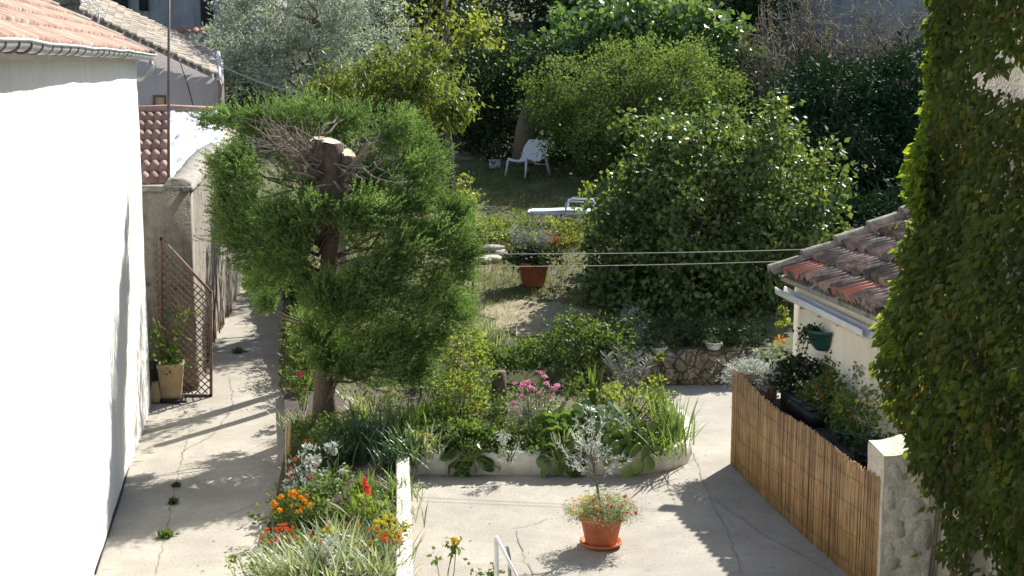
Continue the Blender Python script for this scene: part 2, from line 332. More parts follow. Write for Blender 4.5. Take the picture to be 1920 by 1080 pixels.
t = MB(); t.grid(sheet(np.linspace(-6.2, 7, 30), np.linspace(2, 19.28, 30), lambda x, y: 0*x+.0+.004*vn(x, y, 1.2)))
t.grid(sheet(np.linspace(-6.2, -3.0, 8), np.linspace(19.28, 30, 20), lambda x, y: 0*x+.004*vn(x, y, 1.2)))
struct('terrace_paving', t, M['concrete'], True)
t = MB(); t.grid(sheet(np.linspace(-7, 9, 130), np.concatenate([np.linspace(17.9, 19.2, 8), np.linspace(19.285, 37, 130)]), garden_h)); struct('lawn', t, M['lawn'], True)
t = MB(); t.grid(sheet(np.linspace(-45, 45, 120), np.linspace(36.8, 90, 60), lambda x, y: garden_h(x, y)-.01)); struct('hillside', t, M['hill'], True)
# planting beds
def soil(poly, z, n=0):
    m = MB(); c = np.mean(poly, 0)
    m.prism(poly, -.02, z); return m
left_bed = [(-1.95, 9), (-2.2, 12), (-2.56, 15.6), (-3.05, 18.4), (-1.16, 18.4), (-1.16, 14.9), (-1.0, 9)]
mid_bed = [(-1.155, 14.92), (1.42, 14.95), (1.72, 15.15), (1.90, 15.7), (1.98, 16.6), (1.75, 17.6), (1.2, 18.25), (-1.155, 18.4)]
struct('soil', soil(left_bed, .13), M['soil']); struct('soil', soil(mid_bed, .2), M['soil'])
# cracks of the paving
def crack(pts, w=.012, wob=.03):
    pts = np.array([G(*p)[:2] for p in pts]); q = []
    for a, b in zip(pts[:-1], pts[1:]):
        n = max(2, int(np.linalg.norm(b-a)/.08))
        q += [a+(b-a)*i/n for i in range(n)]
    q = np.array(q+[pts[-1]]); q[1:-1] += rng.normal(0, wob*.35, (len(q)-2, 2))
    d = nrm(np.gradient(q, axis=0)); s = np.c_[-d[:, 1], d[:, 0]]; ww = w*R(.4, 1.3, len(q))[:, None]
    X = np.stack([np.c_[q-s*ww/2, np.full(len(q), .0085)], np.c_[q+s*ww/2, np.full(len(q), .0085)]], 0)
    return X
t = MB()
for c in ([(175, 1078), (215, 950), (250, 845), (268, 770), (290, 745)], [(330, 745), (360, 790), (345, 850), (330, 905), (320, 960), (305, 1030), (292, 1078)],
          [(335, 882), (402, 922), (470, 896), (532, 868)], [(425, 966), (470, 950), (510, 932)], [(455, 850), (532, 882)], [(352, 858), (450, 858)],
          [(430, 700), (438, 760), (400, 815), (340, 850)], [(1300, 850), (1330, 930), (1360, 990), (1392, 1078)], [(963, 990), (1000, 985), (1030, 972)], [(968, 995), (978, 1040), (1000, 1078)],
          [(1440, 1010), (1500, 1040), (1560, 1078)], [(1340, 935), (1440, 1010)]):
    t.grid(crack(c, .0075))
struct('paving_crack', t, M['crack'])

# ------------------------------------------------------------------ foliage helpers
def ell(px, py, Y, rx, ry, dep):
    c = P(px, py, Y); k = Y/FPX
    return (c, np.array([rx*k, dep, ry*k]))
def clumps(els, n, shell=.55):
    vol = np.array([np.prod(e[1]) for e in els]); w = vol**.75; w /= w.sum(); out = []; own = []
    for (c, r), m in zip(els, rng.multinomial(n, w)):
        d = nrm(rng.normal(0, 1, (m, 3))); q = R(shell**3, 1, m)**(1/3)
        wob = 1+.17*np.sin(d[:, 0]*7+c[0]*3)+.14*np.sin(d[:, 2]*9+c[1])+np.abs(rng.normal(0, .07, m))
        out.append(c+d*r*(q*wob)[:, None]); own.append(np.repeat([c], m, 0))
    return np.concatenate(out), np.concatenate(own)
def limbs(mb, base, targets, r0, n=5, bend=.15):
    base = np.asarray(base, float)
    for tg in targets:
        L = np.linalg.norm(tg-base); ts = np.linspace(0, 1, n)
        p = base+(tg-base)*ts[:, None]; p[1:-1] += rng.normal(0, bend*L*.3, (n-2, 3)); p[:, 2] += np.sin(ts*pi)*L*bend*.3
        mb.tube(p, r0*(1-.85*ts), 5)
def leafy(mb, els, ncl, per, cr, L, W, shell=.55, droop=0., out=.6, fold=.25, wide=.45, curl=0.):
    cl, own = clumps(els, ncl, shell)
    k = R(.5, 1.5, len(cl)); pos = np.repeat(cl, per, 0)+rng.normal(0, 1, (len(cl)*per, 3))*(cr*np.repeat(k, per))[:, None]*[1, 1, .8]
    d = nrm(pos-np.repeat(own, per, 0))*out+rng.normal(0, .6, pos.shape)-np.array([0, 0, droop])
    n = len(pos); mb.leaf(pos, d, L*R(.6, 1.3, n), W*R(.7, 1.3, n), fold, wide, curl=curl)
    return cl
def tree(name, label, cat, base, els, mat, ncl, per, cr, L, W, trunk_r=.1, top=None, bark='bark', nl=10, group=None, **kw):
    t = thing(name, label, cat, base, group)
    base = np.array(base, float)
    ctr = np.mean([e[0] for e in els], 0); top = ctr if top is None else np.array(top, float)
    mb = MB(); n = 7; ts = np.linspace(0, 1, n); p = base+(top-base)*ts[:, None]; p[1:-1, :2] += rng.normal(0, .04, (n-2, 2))
    if trunk_r: mb.tube(p, trunk_r*(1.25-.75*ts), 8, jit=.05)
    cm = MB(); cl = leafy(cm, els, ncl, per, cr, L, W, **kw)
    if trunk_r:
        sel = cl[rng.choice(len(cl), min(nl, len(cl)), False)]
        for k, s in enumerate(sel):
            b = p[int(R(2, n-.01))]; limbs(mb, b, [s], trunk_r*.42)
        mb.build('trunk', M[bark], t, True)
    cm.build('crown', M[mat], t)
    return t
def gz(x, y): return float(garden_h(x, y))
def onG(px, Y): p = P(px, 300, Y); return np.array([p[0], Y, gz(p[0], Y)])
# ------------------------------------------------------------------ roofs
def PX(p):
    z = p[:, 2]-H; d = p[:, 1]*CT-z*ST; u = p[:, 1]*ST+z*CT; return 960+FPX*p[:, 0]/d, 540-FPX*u/d
def tileroof(mb, O, e, s, Lu, Lv, tw, tl, amp, ribs=1, step=.02, skip=None, jit=.004, tilt=None):
    e = nrm(e); s = nrm(s); n = nrm(np.cross(e, s)); n = n if n[2] > 0 else -n
    k = 6*ribs+1; x = np.linspace(0, 1, k)
    prof = amp*np.abs(np.sin(x*pi*ribs))**.8 if ribs > 1 else amp*np.sin(x*pi)**.7
    nu, nv = int(round(Lu/tw)), int(round(Lv/tl))
    for j in range(nv):
        for i in range(nu):
            if skip and skip(i*tw, j*tl): continue
            o = O+e*(i*tw+R(-jit, jit))+s*(j*tl+R(-jit*2, jit*2))+n*R(0, jit)
            X = o+(x*tw*.99)[None, :, None]*e+np.array([0, tl*1.04])[:, None, None]*s+(prof[None, :]+np.array([step, 0])[:, None])[..., None]*n
            lip = X[0]-n*(step+.012)
            mb.grid(np.stack([lip, X[0], X[1]]))
# ---- left house
hw = thing('white_house', 'white rendered house wall along the left of the path under a zinc gutter', 'house', (-4.7, 17.92, 0))
O = np.array([-4.7, 17.92, 0.]); An = nrm(np.array([-.169, .986, 0])); Bn = np.array([An[1], -An[0], 0])
mb = MB(); us = np.linspace(0, 17, 60); zs = np.linspace(-.05, 4.42, 24)
mb.grid([[O-An*u+UP*z+Bn*.012*(vn(u, z, .8)+.5*vn(u, z, 3)) for u in us] for z in zs])
e0 = O-Bn*6
mb.add([O+UP*-.05, O+UP*4.42, e0+UP*-.05, e0+UP*7.2], [[0, 2, 3, 1]])
mb.add([O-An*17, e0-An*17, e0, O-An*17+UP*4.42, e0-An*17+UP*7.2, e0+UP*7.2], [[0, 3, 4, 1], [1, 4, 5, 2]])
mb.build('wall', M['whitewall'], hw)
up = nrm(-Bn+UP*.50)
mb = MB(); tileroof(mb, O+Bn*.13+UP*4.50+An*.12-An*17.4, An, up, 17.4, 4.2, .19, .33, .045, 1, .03)
rf = mb.build('roof', M['tile_near'], hw)
mb = MB(); q = O+Bn*.14+UP*4.46+An*.14
mb.grid([[q-An*17.4, q], [q+up*4.3-An*17.4, q+up*4.3]]); mb.build('roof_deck', M['ridge'], hw)
for i in range(10):     # verge caps
    c = q+up*(-.02+i*.42)+An*.02; m = MB(); a = np.linspace(-.2, pi+.2, 8)
    n_ = nrm(np.cross(An, up)); n_ = n_ if n_[2] > 0 else -n_
    m.grid([c+up*t_+An*(np.cos(a)[:, None]*.10)+n_*((np.sin(a)*.10)[:, None]+.03*(1-t_/.46)) for t_ in (0, .46)])
    o_ = m.build('verge_tile', M['tile_pale'] if i > 0 else M['ridge'], rf)
a = np.linspace(pi, 2*pi, 9); prof = [(cos(t)*.064, sin(t)*.064) for t in a]
mb = MB(); pth = np.array([O+Bn*.165+UP*4.53-An*17.3, O+Bn*.165+UP*4.52-An*8, O+Bn*.165+UP*4.5+An*.22])
gp = np.concatenate([pth[0]+(pth[1]-pth[0])*np.linspace(0, 1, 12)[:, None], pth[1]+(pth[2]-pth[1])*np.linspace(0, 1, 12)[1:, None]])
gp[:, 2] += rng.normal(0, .005, len(gp))
mb.sweep(gp, prof+[(cos(t)*.058, sin(t)*.058) for t in a[::-1]])
mb.tube(gp+Bn*.066+UP*.004, .011, 6); mb.tube(gp-Bn*.06+UP*.012, .007, 5)
mb.lathe(gp[-1], [(0, -.064), (.045, -.05), (.06, -.02), (.064, 0)], 12)
gu = mb.build('gutter', M['zinc'], hw, True)
for i in range(40):
    c = O+Bn*.165+UP*4.508-An*(.1+i*.43); m = MB()
    m.tube([c+Bn*cos(t)*.068+UP*sin(t)*.068+UP*.015 for t in np.linspace(pi-.1, 2*pi+.2, 10)], .008, 4, cap=False); m.build('bracket', M['rust'], gu)
m = MB(); c = O+Bn*.165+An*.12+UP*4.46
m.tube([c, c-UP*.08, c-UP*.16-Bn*.02, c-UP*.23-Bn*.08, c-UP*.28-Bn*.17], .042, 10); m.build('downpipe', M['zinc'], hw, True)
# ---- tv aerial on that roof
ta = thing('tv_aerial', 'grid shaped television aerial above the tiled roof at the top left', 'aerial', P(178, 60, 19.5))
m = MB(); a0, a1 = P(150, -22, 19.5), P(186, 26, 19.5); dn = nrm(a1-a0); sd = np.array([.35, -.2, .05])
for i in range(9):
    c = a0+(a1-a0)*i/8; m.tube([c-sd*.35, c+sd*.35], .006, 4)
m.tube([a0, a1], .01, 4); m.tube([a0-sd*.3, a1-sd*.3], .006, 4); m.tube([a0+sd*.3, a1+sd*.3], .006, 4); m.build('grid', M['metal_white'], ta)
m = MB(); m.tube([a1, P(182, 60, 19.5)], .014, 6); m.build('mast', M['zinc'], ta)
# ---- mast pole
m = MB(); c = P(315, 349, 22.8); m.tube([c-UP*.3, P(316, 200, 22.8), P(317, -40, 22.8)], [.026, .024, .02], 7)
mp = m.build('mast_pole', M['rust'], None, True, loc=c); tag(mp, 'thin rusty metal mast rising in front of the roofs on the left', 'pole')
# ---- boundary wall, pier
bw = thing('boundary_wall', 'old stained garden wall running back along the path with a rounded cap', 'wall', (-4.15, 18.75, 0))
pa = [np.array(q, float) for q in ((-4.29, 18.8, 0), (-4.54, 20.5, 0), (-4.82, 22.3, 0), (-5.20, 26.2, 0), (-5.7, 30.5, 0))]
mb = MB(); hs = [2.72, 2.72, 2.78, 2.95, 3.1]; rows = []
for zz in np.linspace(0, 1, 16):
    row = []
    for a_, b_, h0, h1 in zip(pa[:-1], pa[1:], hs[:-1], hs[1:]):
        for t in np.linspace(0, 1, 10)[:-1]:
            c = a_+(b_-a_)*t; row.append([c[0]+.02*vn(c[1]*2, zz*5, 2), c[1], -.05+zz*(h0+(h1-h0)*t+.05)])
    rows.append(row)
mb.grid(rows); X = np.array(rows); mb.grid(X[::-1]*1+np.array([-.32, 0, 0])); mb.build('wall', M['render_old'], bw)
pth = np.array([pa[i]+UP*hs[i]+np.array([-.16, 0, 0]) for i in range(5)]); pth = np.concatenate([pth[i]+(pth[i+1]-pth[i])*np.linspace(0, 1, 9)[:-1, None] for i in range(4)])
m = MB(); m.sweep(pth, [(.20, -.02), (.20, .03), (.16, .10), (.06, .15), (-.06, .15), (-.16, .10), (-.20, .03), (-.20, -.02)], .008); m.build('cap', M['wallcap'], bw, True)
m = MB(); m.box((-4.80, 18.86, 1.33), (1.02, .2, 2.78)); 
wp = thing('wall_pier', 'weathered brown rendered cross wall closing the gap beside the white house', 'wall', (-4.72, 18.86, 0))
m.build('wall', M['render_old'], wp); m = MB(); m.box((-4.80, 18.86, 2.75), (1.04, .26, .07)); m.V[0] += rng.normal(0, .008, m.V[0].shape); m.build('coping', M['wallcap'], wp)
# vine stems on the boundary wall
vs = MB()
for i in range(26):
    y0 = R(19.4, 25); t = np.linspace(0, 1, 7); x0 = np.interp(y0, [18.8, 20.5, 22.3, 26.2], [-4.29, -4.54, -4.82, -5.2])+.04
    p = np.stack([np.full(7, x0)+rng.normal(0, .012, 7)+.0*t, y0+np.cumsum(rng.normal(0, .05, 7)), t*R(.8, 1.9)], -1); vs.tube(p, .011*(1.2-t), 4)
o_ = vs.build('climbing_vine', M['deadwood'], None, loc=(-4.5, 21, 0)); tag(o_, 'bare climbing stems against the sunlit garden wall beside the path', 'vine')
# ---- shed with white tarp
sh = thing('tiled_shed', 'low outbuilding with red roman tiles and a white sheet over part of its roof', 'shed', P(340, 345, 22.6)*[1, 1, 0])
r0, r1 = P(205, 348, 22.6), P(388, 348, 22.6); t0, t1 = P(205, 214, 26.8), P(424, 214, 26.8); t0[2] = t1[2]
rm, tm = P(315, 348, 22.6), P(319, 214, 26.8); e_ = nrm(r1-r0); s_ = nrm(tm-rm); Lv = np.linalg.norm(tm-rm); nt_c = 7; o_r = rm-e_*.15*nt_c; t0 = o_r+s_*Lv
m = MB(); tileroof(m, o_r, e_, s_, .15*nt_c, Lv, .15, Lv/7, .055, 1, .10, jit=.006); m.build('tiles', M['tile_red'], sh)
m = MB(); nu, nv = 26, 40; W_ = 1.0
for_ = [[rm+e_*(.0+(.68+.42*j/nv)*i/nu)+s_*(Lv*j/nv)+UP*(.07+.015*abs(sin(j*nv/40*pi/4.4))+.02*vn(i*.4, j*.5, 1)+.012*rng.normal()) for i in range(nu+1)] for j in range(nv+1)]
m.grid(for_); m.build('tarp', M['tarp'], sh)
m = MB(); m.tube([t0+UP*.06, (t0+t1)/2+UP*.10, t1+UP*.06], .075, 8, jit=.05); m.build('ridge', M['tile_red'], sh, True)
m = MB(); m.add([r0*[1, 1, 0], r1*[1, 1, 0], r0-UP*.05, r1-UP*.05, t0*[1, 1, 0], t1*[1, 1, 0], t0-UP*.03, t1-UP*.03], [[0, 1, 3, 2], [1, 5, 7, 3], [2, 3, 7, 6], [0, 2, 6, 4], [4, 6, 7, 5]]); m.build('wall', M['pinkwall'], sh)
# ---- gable house
gh = thing('gable_house', 'pinkish grey rendered house with a pale tiled roof sloping down to the right', 'house', P(340, 400, 28)*[1, 1, 0])
NR, NL, FR, FL = P(409, 146, 28), P(150, 22, 28), P(401, 100, 31), P(150, -16, 31)
m = MB(); wl = [NL*[1, 1, 0], NR*[1, 1, 0], FR*[1, 1, 0], FL*[1, 1, 0]]
cut = [NL-UP*.06, P(420, 151, 28)-UP*.06+0*NR, P(418, 106, 31)-UP*.06, FL-UP*.06]
wl[1] = cut[1]*[1, 1, 0]; wl[2] = cut[2]*[1, 1, 0]
m.add(wl+cut, [[0, 1, 5, 4], [1, 2, 6, 5], [2, 3, 7, 6], [4, 5, 6, 7]]); m.build('wall', M['pinkwall'], gh)
e_ = nrm(FR-NR); s_ = nrm(NL-NR); m = MB()
k = 17
for i in range(k):            # canal tiles in rows up the slope
    for j in range(10):
        o = NR+(FR-NR)*j/10+(NL-NR)*(i/k)+UP*.02; t_ = (NL-NR)/k*1.08; w_ = (FR-NR)/10; a = np.linspace(0, pi, 6)
        m.grid([o+t_*u+w_*(.5-.5*np.cos(a))[:, None]+UP*(np.sin(a)*.06+.03*(1-u)+R(-.008, .008))[:, None] for u in (0, 1)])
m.build('roof', M['tile_pale'], gh)
m = MB(); m.box(P(300, 193, 27.98), (.24, .05, .30)); w_ = m.build('window', M['wood_dark'], gh); m = MB(); m.box(P(300, 193, 27.94), (.17, .03, .22)); m.build('shutter', M['sandpot'], w_)
m = MB(); c0 = P(408, 100, 30.5); m.tube([c0, P(410, 150, 28.0)], .06, 8); gt = m.build('gutter', M['zinc'], gh, True)
m = MB(); m.tube([P(410, 150, 27.9), P(414, 165, 27.9), P(412, 185, 27.9), P(413, 300, 27.9)], .035, 7); m.build('downpipe', M['rust'], gh, True)
m = MB(); m.tube([P(338, 118, 27.95), P(352, 160, 27.95), P(364, 205, 27.95)], .008, 4); m.build('wall_cable', M['dark'], gh)
# ---- far building
fb = thing('far_building', 'shaded grey building with dark doorways behind the roofs at the top left', 'building', P(320, 300, 43)*[1, 1, 0])
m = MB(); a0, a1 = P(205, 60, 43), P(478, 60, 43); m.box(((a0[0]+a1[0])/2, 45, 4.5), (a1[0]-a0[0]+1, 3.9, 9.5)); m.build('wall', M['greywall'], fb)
for x0, x1, y0, y1 in ((378, 398, -30, 50), (214, 238, -30, 45), (262, 276, -40, 20)):
    c0, c1 = P(x0, y1, 43.03), P(x1, y0, 43.03); m = MB(); m.box(((c0[0]+c1[0])/2, 43.02, (c0[2]+c1[2])/2), (c1[0]-c0[0], .1, c1[2]-c0[2])); m.build('doorway', M['dark'], fb)
fw = thing('far_wall', 'low grey wall topped with orange tiles in front of the shaded building', 'wall', P(340, 300, 40)*[1, 1, 0])
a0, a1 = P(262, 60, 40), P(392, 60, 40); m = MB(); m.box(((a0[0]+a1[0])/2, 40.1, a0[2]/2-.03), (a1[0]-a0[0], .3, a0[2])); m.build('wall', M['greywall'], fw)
m = MB(); tileroof(m, a0-UP*.06+np.array([0, -.1, 0]), np.array([1., 0, 0]), nrm(np.array([0, 1, .3])), a1[0]-a0[0], .42, .2, .42, .06, 1, .03); m.build('coping_tiles', M['tile_bright'], fw)
# ---- shaded wall top right, stone terrace on the hill
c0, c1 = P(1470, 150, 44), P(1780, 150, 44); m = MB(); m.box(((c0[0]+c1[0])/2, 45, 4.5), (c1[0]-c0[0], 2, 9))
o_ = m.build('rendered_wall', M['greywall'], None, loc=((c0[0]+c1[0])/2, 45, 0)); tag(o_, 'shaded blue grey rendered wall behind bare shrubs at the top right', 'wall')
tw_ = thing('terrace_wall', 'rough dry stone retaining wall high on the wooded slope', 'wall', P(960, 90, 43)*[1, 1, 0]+[0, 0, 3])
m = MB(); m.box(P(965, 75, 43)+np.array([0, .3, 0]), (2.6, .6, 1.1)); m.build('wall', M['drystone'], tw_)
m = MB(); q = P(990, 40, 43.6); m.grid([[q+np.array([-1.8+.3*i, j*.35, .10*j+.08*vn(i, j, 2)]) for i in range(12)] for j in range(7)]); tag(m.build('dry_bank', M['lawn']), kind='structure')

# ------------------------------------------------------------------ trellis and planter box by the path
tr = thing('trellis', 'brown diamond lattice trellis with a sloping top beside the white house', 'trellis', (-4.4, 18.45, 0))
Yt = 18.4; q = lambda px, py: P(px, py, Yt)
bl, br, tr_, tl_ = q(302, 742), q(396, 742), q(396, 548), q(302, 447); br[2] = bl[2] = .02
m = MB()
for a_, b_ in ((bl, tl_), (tl_, tr_), (tr_, br), (br, bl)):
    d = nrm(b_-a_); s1 = np.cross(d, [0, 1., 0]); m.box((a_+b_)/2, (np.linalg.norm(b_-a_)+.03, .045, .03), (d, np.array([0, 1., 0]), s1))
m.build('frame', M['wood_dark'], tr)
m = MB(); x0, x1 = bl[0], br[0]
def top(x): return tl_[2]+(tr_[2]-tl_[2])*(x-x0)/(x1-x0)
for sg, dy in ((1, .0), (-1, .012)):
    for c in np.arange(-1.2, 3.4, .098):
        pts = [(x, c+sg*(x-x0)) for x in np.linspace(x0, x1, 40)]; pts = [(x, z) for x, z in pts if .03 < z < top(x)-.01]
        if len(pts) > 2:
            a_ = np.array([pts[0][0], Yt+dy, pts[0][1]]); b_ = np.array([pts[-1][0], Yt+dy, pts[-1][1]]); d = nrm(b_-a_)
            m.box((a_+b_)/2, (np.linalg.norm(b_-a_), .007, .015), (d, np.array([0, 1., 0]), np.cross(d, [0, 1., 0])))
m.build('lattice', M['wood_dark'], tr)
pb = thing('planter_box', 'tall sand coloured plastic planter with a leggy green plant beside the trellis', 'planter', G(325, 752))
c = G(323, 752); a = np.arange(4)*pi/2+pi/4+.12
m = MB(); m.lathe(c, [(.0, .05), (.15, .05), (.17, .10), (.215, .46), (.235, .48), (.235, .52), (.205, .52), (.20, .47), (0, .47)], 4); V = m.V[0]-c; rt = .9; m.V[0] = np.c_[V[:, 0]*cos(rt)-V[:, 1]*sin(rt), V[:, 0]*sin(rt)+V[:, 1]*cos(rt), V[:, 2]]+c
m.build('pot', M['sandpot'], pb)
m = MB(); m.box(c+[0, 0, .035], (.26, .26, .05)); m.box(c+[.1, -.16, .03], (.22, .02, .03)); m.build('trolley', M['dark'], pb)
m = MB(); st = []
for i in range(5):
    tp = c+np.array([R(-.3, .25), R(-.2, .2), R(.9, 1.25)]); b_ = c+np.array([0, 0, .47]); p = b_+(tp-b_)*np.linspace(0, 1, 5)[:, None]; p[1:-1] += rng.normal(0, .02, (3, 3)); m.tube(p, .009, 5); st.append(p)
m.build('stem', M['yellowgreen'], pb)
st = np.concatenate(st); m = MB(); s2 = st[rng.integers(1, len(st), 90)]+rng.normal(0, .06, (90, 3)); m.leaf(s2, rng.normal(0, 1, (90, 3))-[0, 0, .5], R(.08, .15, 90), .07, .3, .5)
s3 = c+np.array([0, 0, .52])+rng.normal(0, 1, (140, 3))*[.12, .12, .05]; m.leaf(s3, rng.normal(0, 1, (140, 3)), .06, .04); m.build('foliage', M['mid'], pb)
# jars near it
m = MB(); m.lathe(G(293, 755), [(0, .01), (.07, .01), (.085, .1), (.06, .2), (.045, .26), (.05, .28)], 14); o_ = m.build('garden_jug', M['sandpot'], None, True, loc=G(293, 755)); tag(o_, 'small pale yellow jug between the planter box and the white wall', 'jug')
m = MB(); m.lathe(G(290, 738), [(0, .02), (.06, .02), (.07, .3), (.075, .42), (.05, .45), (0, .46)], 12); o_ = m.build('watering_can', M['dark'], None, True, loc=G(290, 738)); tag(o_, 'dark container standing against the wall behind the pale jug', 'container')

# ------------------------------------------------------------------ hut
C0 = np.array([3.20, 15.8, 0]); Ah = nrm(np.array([-.160, .987, 0])); Bh = np.array([Ah[1], -Ah[0], 0]); LH = 2.19
ht = thing('garden_hut', 'small cream rendered lean to with a mossy red tiled roof beside the reed fence', 'hut', C0)
m = MB(); sl = .41; bs = [C0, C0-Ah*LH, C0-Ah*LH+Bh*2.4, C0+Bh*2.4]; zt = [2.02, 2.02, 2.02+2.4*sl, 2.02+2.4*sl]
m.add([b+UP*-.05 for b in bs]+[b+UP*z for b, z in zip(bs, zt)], [[0, 4, 5, 1], [1, 5, 6, 2], [2, 6, 7, 3], [3, 7, 4, 0]]); m.build('wall', M['cream'], ht)
E0 = C0-Bh*.11+Ah*.16+UP*2.03; sr = nrm(Bh+UP*sl); 
m = MB(); tileroof(m, E0-Ah*(LH+.5), Ah, sr, LH+.5, 2.9, .24, .375, .046, 2, .065, jit=.012)
m2 = MB()
rf = m.build('roof', M['tile_old'], ht)
m = MB(); qd = E0-UP*.03; m.grid([[qd-Ah*(LH+.5), qd], [qd+sr*2.9-Ah*(LH+.5), qd+sr*2.9]]); m.grid([[qd-Ah*(LH+.5)-UP*.05, qd-UP*.05], [qd-Ah*(LH+.5), qd]]); m.grid([[qd-UP*.06, qd], [qd+sr*2.9-UP*.06, qd+sr*2.9]]); m.build('roof_deck', M['wallcap'], ht)
n_ = nrm(np.cross(Ah, sr)); n_ = n_ if n_[2] > 0 else -n_
m = MB(); tileroof(m, E0-Ah*.66+n_*.004-sr*.02, Ah, sr, .24*2.2, .36, .24, .36, .048, 2, .07); m.build('new_tile', M['tile_bright'], rf)
m = MB(); tileroof(m, E0-Ah*(LH-.1)+n_*.006-sr*.02, Ah, sr, .24*2.2, .36, .24, .36, .048, 2, .07); m.build('new_tile', M['tile_bright'], rf)
for i in range(7):
    c = E0-Ah*.05-sr*.12+sr*(i*.42)+n_*.03; a = np.linspace(-.25, pi+.25, 10); m = MB()
    X = [c+sr*t_+Ah*(np.cos(a)*(.088-.01*t_))[:, None]+n_*((np.sin(a)*(.088-.01*t_))+.05*(1-t_/.46))[:, None] for t_ in np.linspace(0, .46, 4)]
    X = np.array(X)+rng.normal(0, .002, (4, 10, 3)); m.grid(X); b_ = X[0].mean(0); m.add(np.vstack([X[0], b_]), [[j+1, j, 10] for j in range(9)]); m.build('ridge_tile', M['ridge'], rf, True)
m = MB(); gp = np.array([E0-Bh*.02-UP*.19-Ah*.02, E0-Bh*.02-UP*.205-Ah*1.0, E0-Bh*.02-UP*.225-Ah*(LH+.30)])
m.sweep(gp[::-1], [(-.055, .04), (-.05, -.03), (-.02, -.055), (.03, -.055), (.06, -.03), (.065, .045), (.055, .045), (.05, -.02), (.02, -.042), (-.02, -.042), (-.042, -.02), (-.047, .04)]); gu = m.build('gutter', M['gutterwhite'], ht)
for k in range(5):
    c = gp[0]-Ah*(.25+k*.52)-UP*.04; m = MB(); m.tube([c+Bh*.13-UP*.06, c+Bh*.04-UP*.045, c-Bh*.04-UP*.032], .010, 4); m.build('bracket', M['rust'], gu)
# weeds on roof
m = MB(); c = E0-Ah*.5+sr*1.25+n_*.06; m.blades(c+rng.normal(0, .05, (30, 3))*[1, 1, .1], R(0, 6.3, 30), R(.06, .16, 30), .008, .5, .8, 3); o_ = m.build('roof_weed', M['grass'], None, loc=c); tag(o_, 'dry tuft of weed growing on the mossy hut roof', 'weed')
# hanging pot
hp = thing('wall_pot', 'dark green half round pot hung on the cream hut wall with a trailing plant', 'hanging pot', C0-Ah*.55-Bh*.1+UP*1.45)
c = C0-Ah*.98-Bh*.02+UP*1.37; th = np.linspace(0, pi, 13); m = MB()
prof = [(.02, 0), (.09, .0), (.14, .06), (.185, .19), (.205, .195), (.205, .225), (.185, .225), (.17, .2), (.0, .18)]
m.grid([[c-Ah*cos(t)*r*1.05-Bh*sin(t)*r+UP*z for t in th] for r, z in prof]); m.build('pot', M['greenpot'], hp, True)
m = MB(); n = 130; o = c+UP*.19-Bh*.1+Ah*.06+rng.normal(0, 1, (n, 3))*[.07, .09, .03]; m.leaf(o, rng.normal(0, 1, (n, 3)), R(.03, .06, n), .035)
for k in range(7):
    b_ = c+UP*.18-Bh*.12+Ah*R(-.05, .15); tl = np.linspace(0, 1, 8)[:, None]; p = b_+Ah*tl*R(.02, .22)-Bh*tl*.08+UP*(.04*np.sin(tl*3)-tl**2*R(.1, .38)); m.tube(p, .003, 3)
    pp = np.repeat(p, 3, 0)+rng.normal(0, .01, (24, 3)); m.leaf(pp, rng.normal(0, 1, (24, 3)), .035, .03)
m.build('foliage', M['darkleaf'], hp)
# ---- reed fence
F0, F1 = np.array([2.44, 15.2, 0]), np.array([3.035, 11.2, 0]); fd = nrm(F1-F0); LF = np.linalg.norm(F1-F0); fn = np.array([fd[1], -fd[0], 0])
rfz = thing('reed_fence', 'reed screen fence wired over a low wall along the right of the terrace', 'fence', F0)
m = MB(); x = 0.0
while x < LF:
    w = R(.009, .017); bow = .05*sin(x/LF*pi)*1.0
    c = F0+fd*x+fn*(bow+R(-.008, .008)); h = 1.035+.02*sin(x*3.1)+R(-.03, .018)+(.03 if x < .3 else 0)
    p = np.array([c, c+UP*h*.5+fd*R(-.006, .006)+fn*R(-.003, .003), c+UP*h+fd*R(-.012, .012)]); m.tube(p, [w/2, w/2*R(.85, 1.1), w/2*R(.6, 1)], 6, True); x += w*.72
m.build('reed_mat', M['reed'], rfz)
for z in (.12, .38, .64, .88):
    m = MB(); p = [F0+fd*q_+fn*(.05*sin(q_/LF*pi)+.017)+UP*(z+.008*sin(q_*9)+R(-.004, .004)) for q_ in np.linspace(0, LF, 40)]; m.tube(p, .002, 4); m.build('binding_wire', M['wire'], rfz)
# screen's corner turn
m = MB()
for x in np.arange(0, .5, .015):
    c = F0+np.array([.987, .16, 0])*x; m.tube([c, c+UP*(1.02+R(-.02, .02))], .008, 6)
m.build('reed_return', M['reed'], rfz)
lb = thing('planting_ledge', 'low masonry ledge behind the reed fence holding the flower pots', 'ledge', F0+[.1, 0, 0])
m = MB(); a_ = F0-fn*.06+fd*.05; b_ = F1-fn*.06; m.prism([a_, b_, b_-fn*.75, a_-fn*.72], -.02, .74); m.build('ledge', M['dark'], lb)
